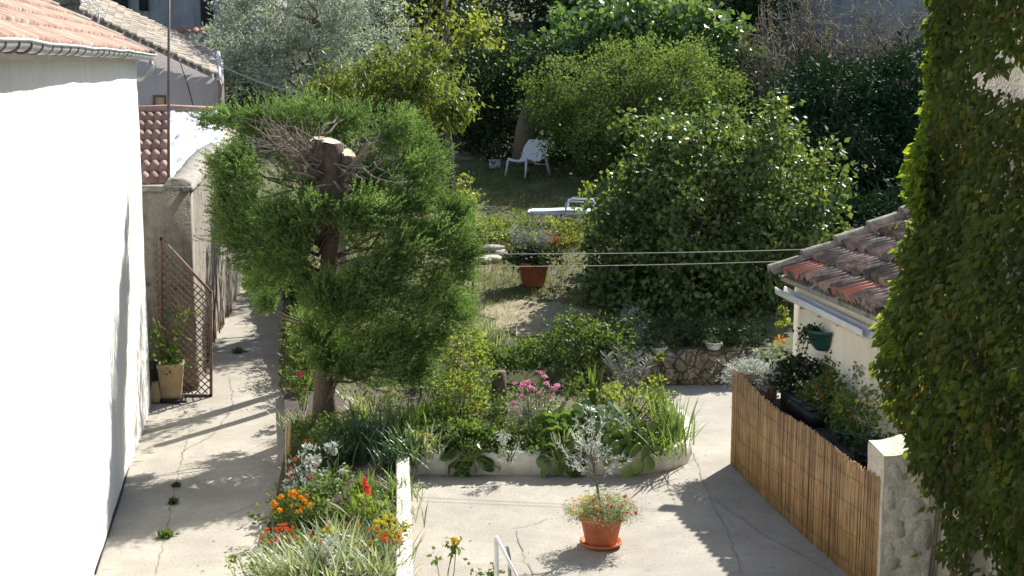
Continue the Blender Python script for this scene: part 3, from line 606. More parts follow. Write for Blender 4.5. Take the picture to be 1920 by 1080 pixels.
# ---- stone pier + ivy house
sp_ = thing('stone_pier', 'pale rubble stone pier between the reed fence and the ivy clad house', 'pier', (3.25, 11.0, 0))
m = MB(); X = []
for zz in np.linspace(-.02, 1.26, 22): X.append([[x, 11.14+.012*vn(x*9, zz*8, 1.2)+.004*rng.normal(), zz+(.05*vn(x*5, 1, 1) if zz > 1.2 else 0)] for x in np.linspace(3.03, 3.56, 14)])
m.grid(X); X = np.array(X); m.grid(np.stack([X[-1], X[-1]+[-.02, .45, .01]])); m.grid(np.stack([X[:, 0], X[:, 0]+[-.02, .45, 0]], 1)); m.build('wall', M['pierstone'], sp_)
m = MB()
pass
ih = thing('ivy_house', 'tall cream rendered house corner almost hidden under creeper on the right', 'house', (3.45, 11.15, 0))
HC = np.array([3.46, 11.1, 0]); m = MB(); m.prism([HC, HC-A*9, HC-A*9+B*5, HC+B*5], -.02, 6.6); m.build('wall', M['whitewash'], ih)
iv = thing('creeper', 'dense green virginia creeper covering the tall house wall on the right', 'climber', HC-B*.2)
m = MB(); n = 60000
d = R(0, 1, n)**1.2*5.3-.2; z = R(.0, 6.6, n)
thick = .16+.30*np.exp(-((z-2.3)/.75)**2)+.10*vn(d*2.2, z*1.8, 1.3)+.06*np.sin(z*5)+.05
inner = rng.random(n)**.55; b = thick*inner
# hanging lower edge: bare wall shows below it
low = np.interp(d, [-.3, .15, .35, .6, .9, 1.3, 1.6, 6], [1.75, 1.35, 1.15, .55, .45, .1, 0, 0])+.12*vn(d*5, z*0, 1)
keep = z > low
gap = (d > .42) & (d < 1.7) & (np.abs(z-(4.28-.04*(d-1.))) < .12*sst(.5, 1.1, d)+.03*np.sin(d*19)); keep &= ~gap
gap2 = ((d-1.0)**2/.03+(z-.75)**2/.02 < 1); keep &= ~gap2
keep &= ~((np.abs(d-.72) < .07) & (np.abs(z-.97) < .10))
pos = HC-A*d[:, None]-B*b[:, None]+UP*z[:, None]; qx, qy = PX(pos); keep &= qx > np.interp(qy, [0, 100, 230, 330, 400, 560, 620, 700, 760, 800, 850, 900, 950, 1000, 1080], [1738, 1742, 1712, 1702, 1698, 1682, 1652, 1645, 1655, 1668, 1695, 1728, 1748, 1768, 1778])+12*np.sin(qy*.09)
pos = pos[keep]; n = len(pos)
dr = -B*.55-UP*1.0+rng.normal(0, .5, (n, 3)); L_ = R(0, 1, n)**1.4*.075+.042
ref = -B+UP*.3
m.leaf(pos, dr, L_, L_*.52, .35, .45, ref=np.cross(nrm(dr), ref)*1.0, curl=.18)
# the corner wrap, lit from behind
n = 9500; z = R(1.35, 6.6, n); th = R(-.4, pi/2+.3, n); r_ = (.12+.30*np.exp(-((z-2.35)/.55)**2)+.12*np.exp(-((z-3.5)/.5)**2)+.06*np.sin(z*6))*R(.3, 1, n)**.6
pos = HC+A*(np.sin(th)*r_*.8)[:, None]-B*(np.cos(th)*r_)[:, None]+UP*z[:, None]; L_ = R(.06, .11, n)
OUT = ([0, 100, 230, 330, 400, 560, 620, 700, 760, 800], [1738, 1742, 1712, 1702, 1698, 1682, 1652, 1645, 1655, 1675]); qx, qy = PX(pos); pos = pos[qx > np.interp(qy, *OUT)+R(-14, 12, n)]; n = len(pos); L_ = L_[:n]
m.leaf(pos, -UP*.8-B*.6+A*.3+rng.normal(0, .5, (n, 3)), L_, L_*.6, .3, .4, curl=.1)
m.build('foliage', M['ivy'], iv)
m = MB(); n = 2600; z = np.concatenate([rng.normal(2.25, .5, 1300), rng.normal(3.75, .35, 700), R(2.4, 6.2, 600)]); th = R(-.5, 1.2, n); r_ = (.16+.34*np.exp(-((z-2.35)/.5)**2)+.16*np.exp(-((z-3.7)/.4)**2)+.06*np.sin(z*6))*R(.75, 1.15, n)  # extra paler leaves round the corner, painting the creeper's sunlit edge
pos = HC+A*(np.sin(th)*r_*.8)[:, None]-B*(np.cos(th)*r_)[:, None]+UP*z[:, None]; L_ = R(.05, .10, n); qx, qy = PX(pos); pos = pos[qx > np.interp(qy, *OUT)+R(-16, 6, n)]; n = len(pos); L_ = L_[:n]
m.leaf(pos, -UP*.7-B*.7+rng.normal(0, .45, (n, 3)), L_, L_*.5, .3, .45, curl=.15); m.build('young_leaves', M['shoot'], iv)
m = MB()
for k in range(14):
    y0 = R(.0, 2.5); p = np.array([HC-A*(y0+.1*sin(t*5+k))-B*.03+UP*(t*3.4) for t in np.linspace(.02, 1, 12)]); m.tube(p, .012, 5)
m.build('stem', M['bark'], iv)
m = MB()
for k in range(5):
    b_ = HC-A*(.03+k*.03)-B*(.1)+UP*(1.5+.15*k); tl = np.linspace(0, 1, 9)[:, None]; p = b_-A*tl*R(.1, .3)-B*tl*.12-UP*tl*R(.25, .7); m.tube(p, .004, 4); pp = np.repeat(p, 3, 0)+rng.normal(0, .02, (27, 3)); m.leaf(pp, rng.normal(0, .5, (27, 3))-UP, .07, .055, .3, .4)
m.build('tendril', M['ivy'], iv)

# ------------------------------------------------------------------ white planter walls
pw = thing('planter_wall', 'low white wall along the front of the middle flower bed with a curved right end', 'low wall', (.2, 14.8, 0))
path = [(-1.18, 14.83, 0), (-.5, 14.84, 0), (.3, 14.85, 0), (1.05, 14.84, 0), (1.42, 14.87, 0), (1.68, 14.98, 0), (1.88, 15.22, 0), (1.98, 15.6, 0), (2.04, 16.1, 0), (2.03, 16.7, 0)]
path = np.array(path); tt = np.linspace(0, len(path)-1, 60); path = np.stack([np.interp(tt, range(len(path)), path[:, i]) for i in range(3)], -1)
prof = [(-.065, -.02), (-.06, .22), (-.045, .245), (.045, .25), (.062, .225), (.07, -.02)]
m = MB(); m.sweep(path, prof, .004); m.build('wall', M['whitewash'], pw, True)
pl = thing('bed_wall', 'white painted wall dividing the left flower bed from the terrace', 'low wall', (-1.05, 13, 0))
path = np.stack([np.interp(np.linspace(0, 1, 40), [0, 1], [-1.175, -.72]), np.linspace(14.74, 9, 40), np.zeros(40)], -1)
m = MB(); m.sweep(path, [(-.07, -.02), (-.07, .25), (-.055, .265), (.055, .265), (.07, .25), (.07, -.02)], .003); m.build('wall', M['whitewash'], pl)
# low dry stone wall
dw = thing('stone_wall', 'low rough stone wall holding the garden at the back of the terrace', 'low wall', (2.3, 19.2, 0))
def stone(m, c, sz, n=10):
    v = []; th = np.arange(n)*2*pi/n
    for el_, rr in ((-1, .55), (-.6, .95), (.1, 1.0), (.7, .85), (1, .5)): v.append(np.stack([np.cos(th)*rr, np.sin(th)*rr, np.full(n, el_)], -1))
    X = np.array(v)*np.array(sz)/2*(1+rng.normal(0, .09, (5, n, 1)))+c
    X = np.concatenate([X, X[:, :1]], 1); m.grid(X); m.add(np.vstack([X[-1], X[-1].mean(0)+[0, 0, sz[2]*.04]]), [[j, j+1, n+1] for j in range(n)])
for z, h, n in ((.0, .17, 10), (.15, .16, 11), (.30, .15, 9)):
    x = .9+R(0, .1)
    while x < 4.3:
        w = R(.16, .42); m = MB(); stone(m, np.array([x+w/2, 19.16+R(-.02, .02)+z*.12, z+h/2+R(-.02, .02)]), (w*1.08, .24, h*R(1.0, 1.3))); m.build('stone', M['rock'] if R(0, 1) < .0 else M['drystone'], dw, True); x += w
m = MB(); m.box((2.6, 19.19, .20), (3.5, .16, .42)); m.build('backing', M['drystone'], dw)
for k, (x_, z_, w_, h_) in enumerate(((3.14, 1.10, .18, .13), (3.34, 1.06, .2, .16), (3.10, .88, .13, .2), (3.28, .82, .22, .14), (3.43, .88, .12, .12), (3.15, .62, .2, .16), (3.38, .60, .18, .2), (3.12, .38, .15, .18), (3.30, .36, .2, .15), (3.42, .2, .15, .18), (3.16, .14, .2, .16))):
    m = MB(); stone(m, np.array([0., 0, 0]), (w_*1.15, .10, h_*1.2), 8); m.V[:] = [v*(1+rng.normal(0, .06, v.shape))+[x_, 11.172, z_] for v in m.V]; m.build('stone', M['pierrock'], sp_, True)
rocks = [G(x, y) for x, y in ((1040, 705), (1062, 712), (1085, 700), (1110, 715), (1012, 715), (1140, 722))]
for i, c in enumerate(rocks):
    m = MB(); s_ = R(.16, .3); stone(m, c+[0, 0, s_*.35], (s_*1.3, s_, s_*.8)); o_ = m.build('rock', M['drystone'], None, True, loc=c)
    tag(o_, ['grey rock behind the pink valerian, leftmost but one of its row', 'grey rock in the row behind the flower bed, next to the valerian', 'larger grey rock in the row beside the canna leaves', 'grey rock hidden behind the broad canna leaves', 'leftmost grey rock of the row behind the flower bed', 'rightmost grey rock of the row behind the oleander'][i], 'rock', 'rocks along the back of the flower bed')
for i, (x, y, w) in enumerate(((925, 469, .5), (922, 489, .42), (945, 478, .35), (905, 492, .4))):
    c = GS(x, y); m = MB(); stone(m, np.array([0, 0, 0.]), (w, .4, .12)); m.V[:] = [v+c+[0, 0, .03] for v in m.V]
    o_ = m.build('stepping_stone', M['rock'], None, True, loc=c); tag(o_, ['pale flat stone farthest back to the left of the big terracotta pot', 'pale flat stone nearest the clothes line left of the big pot', 'small flat stone closest to the big terracotta pot', 'pale flat stone half hidden behind the conifer edge'][i], 'flat stone', 'flat stones in the lawn')
# ------------------------------------------------------------------ main conifer
Yc = 16.3; base = G(606, 812); base[2] = .1; Yc = base[1]
ct = thing('conifer_tree', 'pollarded cypress with a sawn off trunk and ragged feathery green sides between path and terrace', 'tree', base)
Z = lambda px, py, dy=0: P(px, py, Yc+dy)
m = MB(); tp = [base-UP*.1, Z(608, 740), Z(612, 600), Z(618, 470), Z(622, 400), Z(622, 350), Z(621, 300), Z(621, 268)]
m.tube(tp, [.16, .13, .105, .10, .13, .16, .165, .15], 14, jit=.04); m.tube([Z(625, 420), Z(640, 350), Z(652, 310, -.05), Z(655, 292, -.05)], [.08, .10, .10, .09], 12, jit=.05)
m.tube([Z(606, 330), Z(598, 290, -.1), Z(597, 262, -.1)], [.08, .08, .075], 10, jit=.05)
trk = m.build('trunk', M['bark_red'], ct, True)
for c, r, nn in ((Z(614, 263), .17, (.25, -.1, .97)), (Z(656, 291, -.06), .10, (.65, -.45, .6)), (Z(594, 261, -.1), .085, (-.2, -.3, .9))):
    m = MB(); m.disc(np.array([c]), np.array([nn]), np.array([r]), .95, 14, .02); m.add(m.V[0]-nrm(np.array(nn))*.03, [[1+i for i in range(14)]]); m.build('cut_face', M['cutwood'], ct)
m = MB()
def twig(a_, b_, r0, side=3, sag=.05):
    L_ = np.linalg.norm(b_-a_); n = 6; ts = np.linspace(0, 1, n)[:, None]; p = a_+(b_-a_)*ts; p[1:-1] += rng.normal(0, .035*L_, (n-2, 3)); m.tube(p, r0*(1.05-.75*ts[:, 0]), 6, jit=.08)
    for k in range(side):
        j = rng.integers(1, n-1); d = nrm(b_-a_)+rng.normal(0, .45, 3); q = p[j]+nrm(d)*L_*R(.2, .5); pp = p[j]+(q-p[j])*np.linspace(0, 1, 4)[:, None]; pp[1:3] += rng.normal(0, .02, (2, 3)); m.tube(pp, r0*.45*np.array([1, .8, .6, .3]), 4)
o1, o2 = Z(605, 300, -.12), Z(600, 330, -.14)
for k, (x, y, r) in enumerate([(472, 232, .022), (485, 258, .02), (500, 240, .018), (530, 236, .028), (548, 248, .024), (510, 275, .022), (470, 268, .016), (545, 300, .02), (520, 300, .022), (560, 262, .03), (575, 240, .02), (498, 225, .014)]):
    a_ = Z(R(585, 612), R(285, 345), -.14+R(-.05, .08)); twig(a_, Z(x-6, y, -.45+R(-.25, .3)), r*.72, 6); twig(a_+rng.normal(0, .04, 3), Z(x+R(-30, 30), y+R(-20, 30), -.3+R(-.25, .3)), r*.5, 5)
for x, y, r, dy in ((710, 252, .03, -.1), (690, 262, .02, .1), (755, 345, .014, -.5), (720, 300, .02, -.2), (740, 295, .018, -.3), (690, 335, .015, -.5), (665, 360, .02, -.4), (700, 280, .02, 0)):
    twig(Z(R(622, 660), R(260, 345), -.14), Z(x, y, dy-.15), r, 2)
m.build('dead_branches', M['deadwood'], ct)
m = MB(); pts = [(Z(549, 322, -.5), Z(592, 334, -.35)), (Z(585, 353, -.5), Z(622, 346, -.35)), (Z(626, 340, -.4), Z(640, 360, -.35)), (Z(740, 345, -.4), Z(762, 342, -.5))]
for a_, b_ in pts: m = MB(); m.tube([a_, (a_+b_)/2+UP*.01, b_], [.016, .014, .012], 7); m.build('sawn_stub', M['deadwood'], ct)
pass
# living limbs and feathery sprays
els = []
E_ = lambda px, py, dy, rx, ry, dep: els.append(ell(px, py, Yc+dy, rx, ry, dep))
for a_ in ((455, 345, -.1, 66, 72, .45), (440, 440, -.2, 52, 62, .42), (515, 425, -.35, 78, 62, .45), (505, 510, -.2, 60, 48, .4), (500, 568, -.15, 20, 28, .25), (560, 390, -.5, 60, 48, .35), (545, 475, -.4, 50, 55, .4), (575, 545, -.2, 30, 40, .3),
           (470, 232, .75, 62, 42, .4), (560, 215, 1.0, 85, 42, .45), (650, 225, 1.1, 65, 40, .4), (760, 245, .8, 72, 50, .45), (800, 310, .4, 62, 52, .45), (775, 375, .1, 62, 50, .45),
           (700, 400, -.5, 70, 55, .4), (845, 440, -.1, 58, 48, .4), (870, 490, -.1, 36, 45, .35), (780, 470, -.3, 75, 62, .5), (700, 500, -.5, 75, 70, .45), (830, 550, -.1, 52, 62, .4), (740, 580, -.4, 90, 80, .5),
           (650, 580, -.5, 60, 75, .35), (800, 640, -.1, 62, 55, .45), (700, 660, -.4, 90, 60, .45), (620, 660, -.3, 45, 50, .3), (770, 695, -.1, 62, 30, .35), (650, 430, -.55, 35, 50, .25), (655, 400, -.55, 40, 36, .2), (620, 382, -.62, 50, 22, .16), (605, 545, -.55, 40, 40, .2), (560, 315, .55, 70, 50, .3), (690, 330, .55, 80, 60, .35), (620, 560, -.5, 55, 55, .25), (595, 640, -.3, 42, 50, .3), (600, 610, .2, 45, 50, .3), (640, 690, -.35, 62, 36, .3), (860, 590, .1, 38, 50, .3), (850, 400, .1, 45, 40, .3), (430, 300, 0, 42, 50, .3), (415, 400, -.1, 32, 60, .3), (410, 225, .6, 36, 34, .3)): E_(*a_)
nm = MB(); lm_ = MB()
for c, r in els:
    nt_ = int(np.clip(np.prod(r)**.62*4200, 200, 1150)); d0 = nrm(rng.normal(0, 1, (nt_, 3))); q = R(.12, 1, nt_)**.42
    w_ = 1+.16*np.sin(d0[:, 0]*8+c[0]*9)+.14*np.sin(d0[:, 2]*9+c[2]*7)
    pos = c+d0*r*(q*w_*.88)[:, None]
    nt2 = max(7, nt_//45); td = nrm(rng.normal(0, 1, (nt2, 3))+[0, -.25, .15]); tc_ = c+td*r*R(.45, .82, (nt2, 1)); ti_ = rng.integers(0, nt2, nt_); sel_ = rng.random(nt_) < .84
    rm_ = float(np.mean(r)); pos = np.where(sel_[:, None], tc_[ti_]+rng.normal(0, .17*rm_+.012, (nt_, 3)), c+(pos-c)*.8); d0 = np.where(sel_[:, None], nrm(td[ti_]*.8+(pos-tc_[ti_])/(.25*rm_)), d0)
    ax = c-np.array([base[0], Yc, c[2]-.3]); dd = nrm(ax)*.75+d0*.75+UP*R(.0, .5, nt_)[:, None]+rng.normal(0, .25, (nt_, 3)); dd = nrm(dd)
    dens = np.where(R(0, 1, nt_) < .8, 1, 0).astype(bool)
    nm.needles(pos[dens]-dd[dens]*.1, dd[dens], R(.10, .24, dens.sum()), 24, .034, .0105, .8)
    a_ = np.array([base[0], Yc, c[2]-R(.1, .7)]); limbs(lm_, a_, [c+rng.normal(0, .1, 3)*r for _ in range(2)], .02)
    for k in range(9):
        i = rng.integers(0, nt_); lm_.tube([c+(pos[i]-c)*.15, c+(pos[i]-c)*.6+rng.normal(0, .02, 3), pos[i]], [.012, .008, .004], 4)
lm_.build('limbs', M['bark_red'], ct); nm.build('crown', M['conifer'], ct)

# ------------------------------------------------------------------ background trees
b_ = onG(600, 32); 
tree('olive_tree', 'silvery grey olive tree above the conifer at the back left', 'tree', b_, [ell(500, 70, 32, 95, 85, 1.2), ell(600, 50, 32, 105, 85, 1.3), ell(690, 60, 31.5, 62, 75, 1.0), ell(470, 140, 31.5, 60, 50, .9), ell(580, 130, 31.3, 110, 50, 1.1), ell(430, 60, 32.5, 45, 60, .8), ell(560, -20, 32, 150, 50, 1.2), ell(405, 75, 32.5, 28, 26, .5)],
     'olive', 230, 150, .15, .105, .030, .11, P(600, 40, 32), nl=16, shell=.35, out=.7)
b_ = onG(840, 31)
tree('young_tree', 'slender young tree with sparse yellow green leaves at the top centre', 'tree', b_, [ell(790, 50, 31.2, 38, 60, .6), ell(870, 40, 31.2, 45, 60, .6), ell(835, 118, 31.3, 55, 30, .6), ell(910, 60, 31.4, 28, 35, .5), ell(780, 110, 31.2, 30, 30, .5)],
     'yellowgreen', 62, 24, .12, .12, .075, .06, P(832, -40, 31), nl=12, shell=.2, droop=.2)
b_ = onG(740, 25.5)
tree('fruit_tree', 'fruit tree with hanging narrow yellow green leaves behind the conifer', 'tree', b_, [ell(660, 165, 25.5, 55, 50, .8), ell(740, 150, 25.5, 75, 60, .9), ell(820, 160, 25.5, 62, 62, .8), ell(850, 205, 25.5, 38, 40, .6), ell(620, 190, 25.7, 40, 35, .6), ell(790, 210, 25.5, 60, 40, .7)],
     'peach', 110, 58, .12, .15, .045, .09, P(740, 170, 25.5), nl=10, shell=.4, droop=.9, out=.5, curl=.12)
b_ = onG(1200, 37)
tree('fig_tree', 'tall fig tree with big glossy leaves shining above the other bushes', 'tree', b_, [ell(1190, 50, 37, 120, 48, 1.4), ell(1060, 85, 36.5, 60, 42, 1.1), ell(1290, 75, 36.6, 95, 48, 1.3), ell(1370, 110, 36.5, 48, 38, .9), ell(1020, 110, 36.4, 38, 35, .8), ell(1150, 110, 36.5, 130, 50, 1.2), ell(1030, 210, 36, 45, 40, .8)],
     'fig', 170, 42, .2, .20, .17, .14, P(1200, 90, 37), nl=12, shell=.5, wide=.5, droop=.3)
b_ = onG(1180, 33.5)
tree('light_tree', 'rounded fine leaved light green tree behind the white lounge chair', 'tree', b_, [ell(1060, 160, 33, 75, 62, 1.3), ell(1150, 150, 33.3, 90, 62, 1.4), ell(1280, 150, 33.2, 95, 62, 1.4), ell(1330, 200, 33, 55, 50, 1.0), ell(1100, 240, 32.6, 85, 60, 1.3), ell(1220, 240, 32.6, 100, 60, 1.3), ell(1040, 215, 33, 60, 50, 1.0), ell(1110, 290, 32.8, 60, 32, .8)],
     'pistach', 330, 105, .16, .085, .042, .16, P(1180, 160, 33), nl=16, shell=.4)
lb_ = GS(1320, 632); lb_[1] += .6; Yl = 22.5
lb_ = onG(1320, Yl)
tree('lilac_bush', 'very large round bush with glossy heart shaped leaves in the middle right', 'bush', lb_, [ell(1330, 300, Yl+.5, 130, 80, 1.2), ell(1240, 370, Yl, 110, 90, 1.1), ell(1430, 350, Yl, 105, 105, 1.1), ell(1500, 400, Yl-.1, 62, 62, .8), ell(1170, 440, Yl-.1, 85, 75, .9), ell(1290, 470, Yl-.5, 140, 90, 1.0), ell(1420, 500, Yl-.5, 100, 100, .9), ell(1230, 560, Yl-.4, 75, 60, .7), ell(1350, 575, Yl-.4, 110, 60, .7), ell(1450, 245, Yl+.3, 30, 40, .4), ell(1545, 380, Yl, 30, 45, .4), ell(1250, 250, Yl+.6, 60, 45, .6), ell(1330, 400, Yl+1.6, 190, 140, .9), ell(1210, 400, Yl+1.6, 90, 80, .8), ell(1180, 560, Yl-.2, 60, 55, .6), ell(1440, 590, Yl-.5, 60, 45, .6), ell(1290, 535, 21.4, 135, 75, .8), ell(1410, 540, 21.4, 90, 80, .7), ell(1170, 545, 21.9, 62, 62, .6), ell(1330, 605, 20.8, 130, 40, .5), ell(1200, 600, 21.0, 60, 40, .5), ell(1455, 225, Yl, 22, 40, .3), ell(1250, 240, Yl+.3, 26, 30, .3), ell(1180, 330, Yl, 26, 30, .3), ell(1150, 400, Yl-.1, 26, 34, .3), ell(1565, 335, Yl, 22, 26, .3), ell(1530, 280, Yl, 24, 28, .3), ell(1570, 430, Yl-.2, 28, 24, .3), ell(1350, 215, Yl+.2, 26, 26, .3), ell(1120, 490, Yl-.3, 24, 34, .3)],
     'lilac', 760, 48, .15, .105, .075, .05, P(1330, 380, Yl), nl=26, shell=.5, droop=.55, wide=.38, out=.55, curl=.08)
b_ = onG(1590, 29)
tree('laurel_bush', 'dark evergreen laurel mass in shade between the big bush and the creeper', 'bush', b_, [ell(1560, 170, 29.5, 100, 70, 1.1), ell(1680, 160, 29.5, 90, 65, 1.1), ell(1500, 240, 29.2, 70, 80, 1.0), ell(1620, 270, 29, 120, 100, 1.2), ell(1700, 330, 28.8, 80, 90, 1.0), ell(1600, 380, 28.7, 90, 70, 1.0), ell(1730, 230, 29, 70, 80, 1.0), ell(1640, 440, 28, 110, 60, .9), ell(1560, 420, 28.3, 60, 60, .7)],
     'laurel', 330, 70, .2, .14, .06, .1, P(1600, 240, 29), nl=10, shell=.45)
# bare scrub at the upper right
for i, (x0, x1, y0, y1, Y, lab) in enumerate(((1380, 1480, 20, 200, 36, 'greyish half bare shrub next to the fig tree'), (1460, 1590, -10, 130, 38, 'bare twiggy shrub in front of the grey wall, left one'), (1580, 1740, 0, 130, 38.5, 'bare twiggy shrub in front of the grey wall, right one'))):
    b0 = onG((x0+x1)/2, Y); t = thing('bare_shrub', lab, 'shrub', b0, 'bare shrubs on the slope at the upper right'); m = MB(); f = MB(); bs = b0+[0, 0, -.1]
    for k in range(46):
        tg = P(R(x0, x1), R(y0, y1), Y+R(-1, 1)); st_ = P((x0+x1)/2+R(-.4, .4)*(x1-x0), y1+50, Y); st_[2] = max(st_[2], .5)
        n = 8; p = st_+(tg-st_)*np.linspace(0, 1, n)[:, None]; p[1:] += np.cumsum(rng.normal(0, .05, (n-1, 3)), 0); m.tube(p, .026*np.linspace(1, .2, n), 4)
        for q in range(9):
            j = rng.integers(2, n); d = nrm(rng.normal(0, 1, 3)+[0, 0, .5]); e_ = p[j]+d*R(.3, .9); m.tube([p[j], (p[j]+e_)/2+rng.normal(0, .05, 3), e_], [.010, .007, .004], 3)
            o_ = p[j]+(e_-p[j])*R(.3, 1, 9)[:, None]; f.leaf(o_, rng.normal(0, 1, (9, 3)), .07, .035)
    m.build('branches', M['deadwood'], t); f.build('foliage', M['twiggy'], t)
# dark undergrowth, one thing each
def bush(name, lab, cat, c, els, mat, ncl, per, cr, L, W, group=None, **k): return tree(name, lab, cat, c, els, mat, ncl, per, cr, L, W, trunk_r=0, group=group, **k)
def stemmed(t, c, n, h, r, mat='mid'):
    m = MB()
    for k in range(n):
        a_ = c+rng.normal(0, r*.3, 3)*[1, 1, 0]; b_ = c+np.array([R(-r, r), R(-r, r), h*R(.6, 1)]); m.tube([a_, (a_+b_)/2+rng.normal(0, .02, 3), b_], [.008, .006, .003], 4)
    m.build('stem', M[mat], t)
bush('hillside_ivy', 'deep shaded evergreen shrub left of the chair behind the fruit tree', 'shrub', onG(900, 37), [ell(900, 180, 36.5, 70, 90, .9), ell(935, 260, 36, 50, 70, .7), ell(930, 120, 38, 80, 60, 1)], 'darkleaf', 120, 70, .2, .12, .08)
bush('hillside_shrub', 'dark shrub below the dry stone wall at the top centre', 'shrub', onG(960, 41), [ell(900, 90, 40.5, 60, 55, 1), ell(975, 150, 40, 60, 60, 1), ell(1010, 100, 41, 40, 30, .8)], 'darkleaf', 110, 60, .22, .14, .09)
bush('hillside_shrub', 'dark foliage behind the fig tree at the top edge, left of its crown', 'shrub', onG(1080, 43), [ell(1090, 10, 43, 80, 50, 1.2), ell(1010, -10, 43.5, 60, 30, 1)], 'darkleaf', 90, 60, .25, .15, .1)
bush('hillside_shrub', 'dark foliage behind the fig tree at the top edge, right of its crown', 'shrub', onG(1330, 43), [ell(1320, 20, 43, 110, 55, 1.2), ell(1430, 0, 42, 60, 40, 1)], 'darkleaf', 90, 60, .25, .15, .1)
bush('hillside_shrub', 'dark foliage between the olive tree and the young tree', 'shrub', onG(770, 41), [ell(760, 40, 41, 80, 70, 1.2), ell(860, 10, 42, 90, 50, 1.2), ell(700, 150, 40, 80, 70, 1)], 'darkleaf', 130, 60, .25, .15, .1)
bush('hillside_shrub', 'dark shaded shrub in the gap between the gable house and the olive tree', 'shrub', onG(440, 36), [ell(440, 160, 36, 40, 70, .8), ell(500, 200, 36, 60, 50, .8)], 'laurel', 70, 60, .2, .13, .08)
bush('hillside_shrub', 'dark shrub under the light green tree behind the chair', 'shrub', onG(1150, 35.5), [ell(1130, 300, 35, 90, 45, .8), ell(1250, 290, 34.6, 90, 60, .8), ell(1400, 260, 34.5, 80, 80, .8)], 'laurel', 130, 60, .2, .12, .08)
m = MB(); tb = onG(985, 34.6); tt_ = P(1000, 180, 34.9); m.tube([tb-UP*.1, P(984, 270, 34.6), P(986, 235, 34.7), tt_], [.33, .27, .24, .2], 12, jit=.09); m.tube([P(985, 240, 34.7), P(1020, 190, 34.7), P(1060, 150, 34.5)], [.14, .1, .06], 8); m.tube([tb, onG(1020, 34.9)-UP*.02], [.2, .05], 8)
t = thing('old_tree', 'old tree with a thick brown trunk standing behind the white chair', 'tree', tb); m.build('trunk', M['bark_lit'], t, True)
m = MB(); leafy(m, [ell(1040, 120, 35, 70, 50, .8)], 30, 50, .2, .12, .07); m.build('crown', M['darkleaf'], t)
b_ = np.array([-2.5, 19.4, gz(-2.5, 19.4)])
tree('bay_tree', 'small loose leaved tree standing behind the conifer at the edge of the path', 'tree', b_, [(b_+[0, 0, 2.3], np.array([.45, .5, .75])), (b_+[-.2, .3, 3.0], np.array([.4, .5, .45])), (b_+[.25, 1.0, 2.6], np.array([.4, .5, .5])), (b_+[-.25, -1.1, 2.2], np.array([.3, .35, .35]))], 'mid', 46, 26, .11, .10, .038, .05, b_+[0, 0, 3.2], nl=14, shell=.3)
# hidden posts added only to throw shadow stripes across the path
for i, (x_, y_, h_) in enumerate(((-2.42, 19.75, 2.7), (-2.30, 18.85, 2.5))):
    z0 = gz(x_, y_); c = np.array([x_, y_, z0-.05]); m = MB(); m.tube([c, c+[.02, 0, h_*.5], c+[.0, .02, h_]], [.085, .08, .075], 8, jit=.04); o_ = m.build('garden_post', M['bark'], None, loc=c); tag(o_, ['weathered garden post behind the conifer, farthest of the three', 'weathered garden post behind the conifer, middle one', 'shorter garden post just left of the conifer trunk'][i], 'post', 'posts behind the conifer')
# sapling beside the lawn
t = thing('sapling', 'thin sapling with yellowish leaves at the right edge of the conifer', 'sapling', onG(885, 22)); c = onG(885, 22); m = MB(); tp = P(875, 325, 22); m.tube([c, P(888, 380, 22), tp], [.02, .015, .006], 5); m.build('trunk', M['bark'], t)
m = MB(); leafy(m, [ell(878, 350, 22, 16, 28, .15), ell(885, 385, 22, 12, 20, .12)], 16, 11, .05, .07, .045); m.build('crown', M['yellowgreen'], t)

# ------------------------------------------------------------------ plants
def atz(px, py, z): return G(px, py, z)
def straps(name, lab, cat, c, n, L, W, mat, lean=(.1, .7), droop=(.3, 1.3), spread=.08, seg=5, group=None):
    t = MB(); b = c+rng.normal(0, spread, (n, 3))*[1, 1, 0]; b[:, 2] = c[2]-.01
    t.blades(b, R(0, 2*pi, n), L*R(.6, 1.15, n), W*R(.7, 1.2, n), R(*lean, n), R(*droop, n), seg)
    o = t.build('foliage' if name is None else name, M[mat], None, loc=c); return tag(o, lab, cat, group)
def plant(name, lab, cat, c, r, zc, n, L, W, mat, nst=6, group=None, ncl=None, **kw):
    t = thing(name, lab, cat, c, group); m = MB()
    for k in range(nst):
        a_ = c+rng.normal(0, .02, 3)*[1, 1, 0]; b_ = c+np.array([R(-.8, .8)*r[0], R(-.8, .8)*r[1], zc+R(0, .7)*r[2]]); m.tube([a_, a_+(b_-a_)*.5+rng.normal(0, .015, 3), b_], [.007, .005, .003], 4)
    if nst: m.build('stem', M['mid'], t)
    m = MB(); ncl = ncl or max(6, n//22); leafy(m, [(c+UP*zc, np.array(r))], ncl, max(2, n//ncl), min(r)*.22, L, W, **kw); m.build('foliage', M[mat], t)
    return t
fmesh = {}
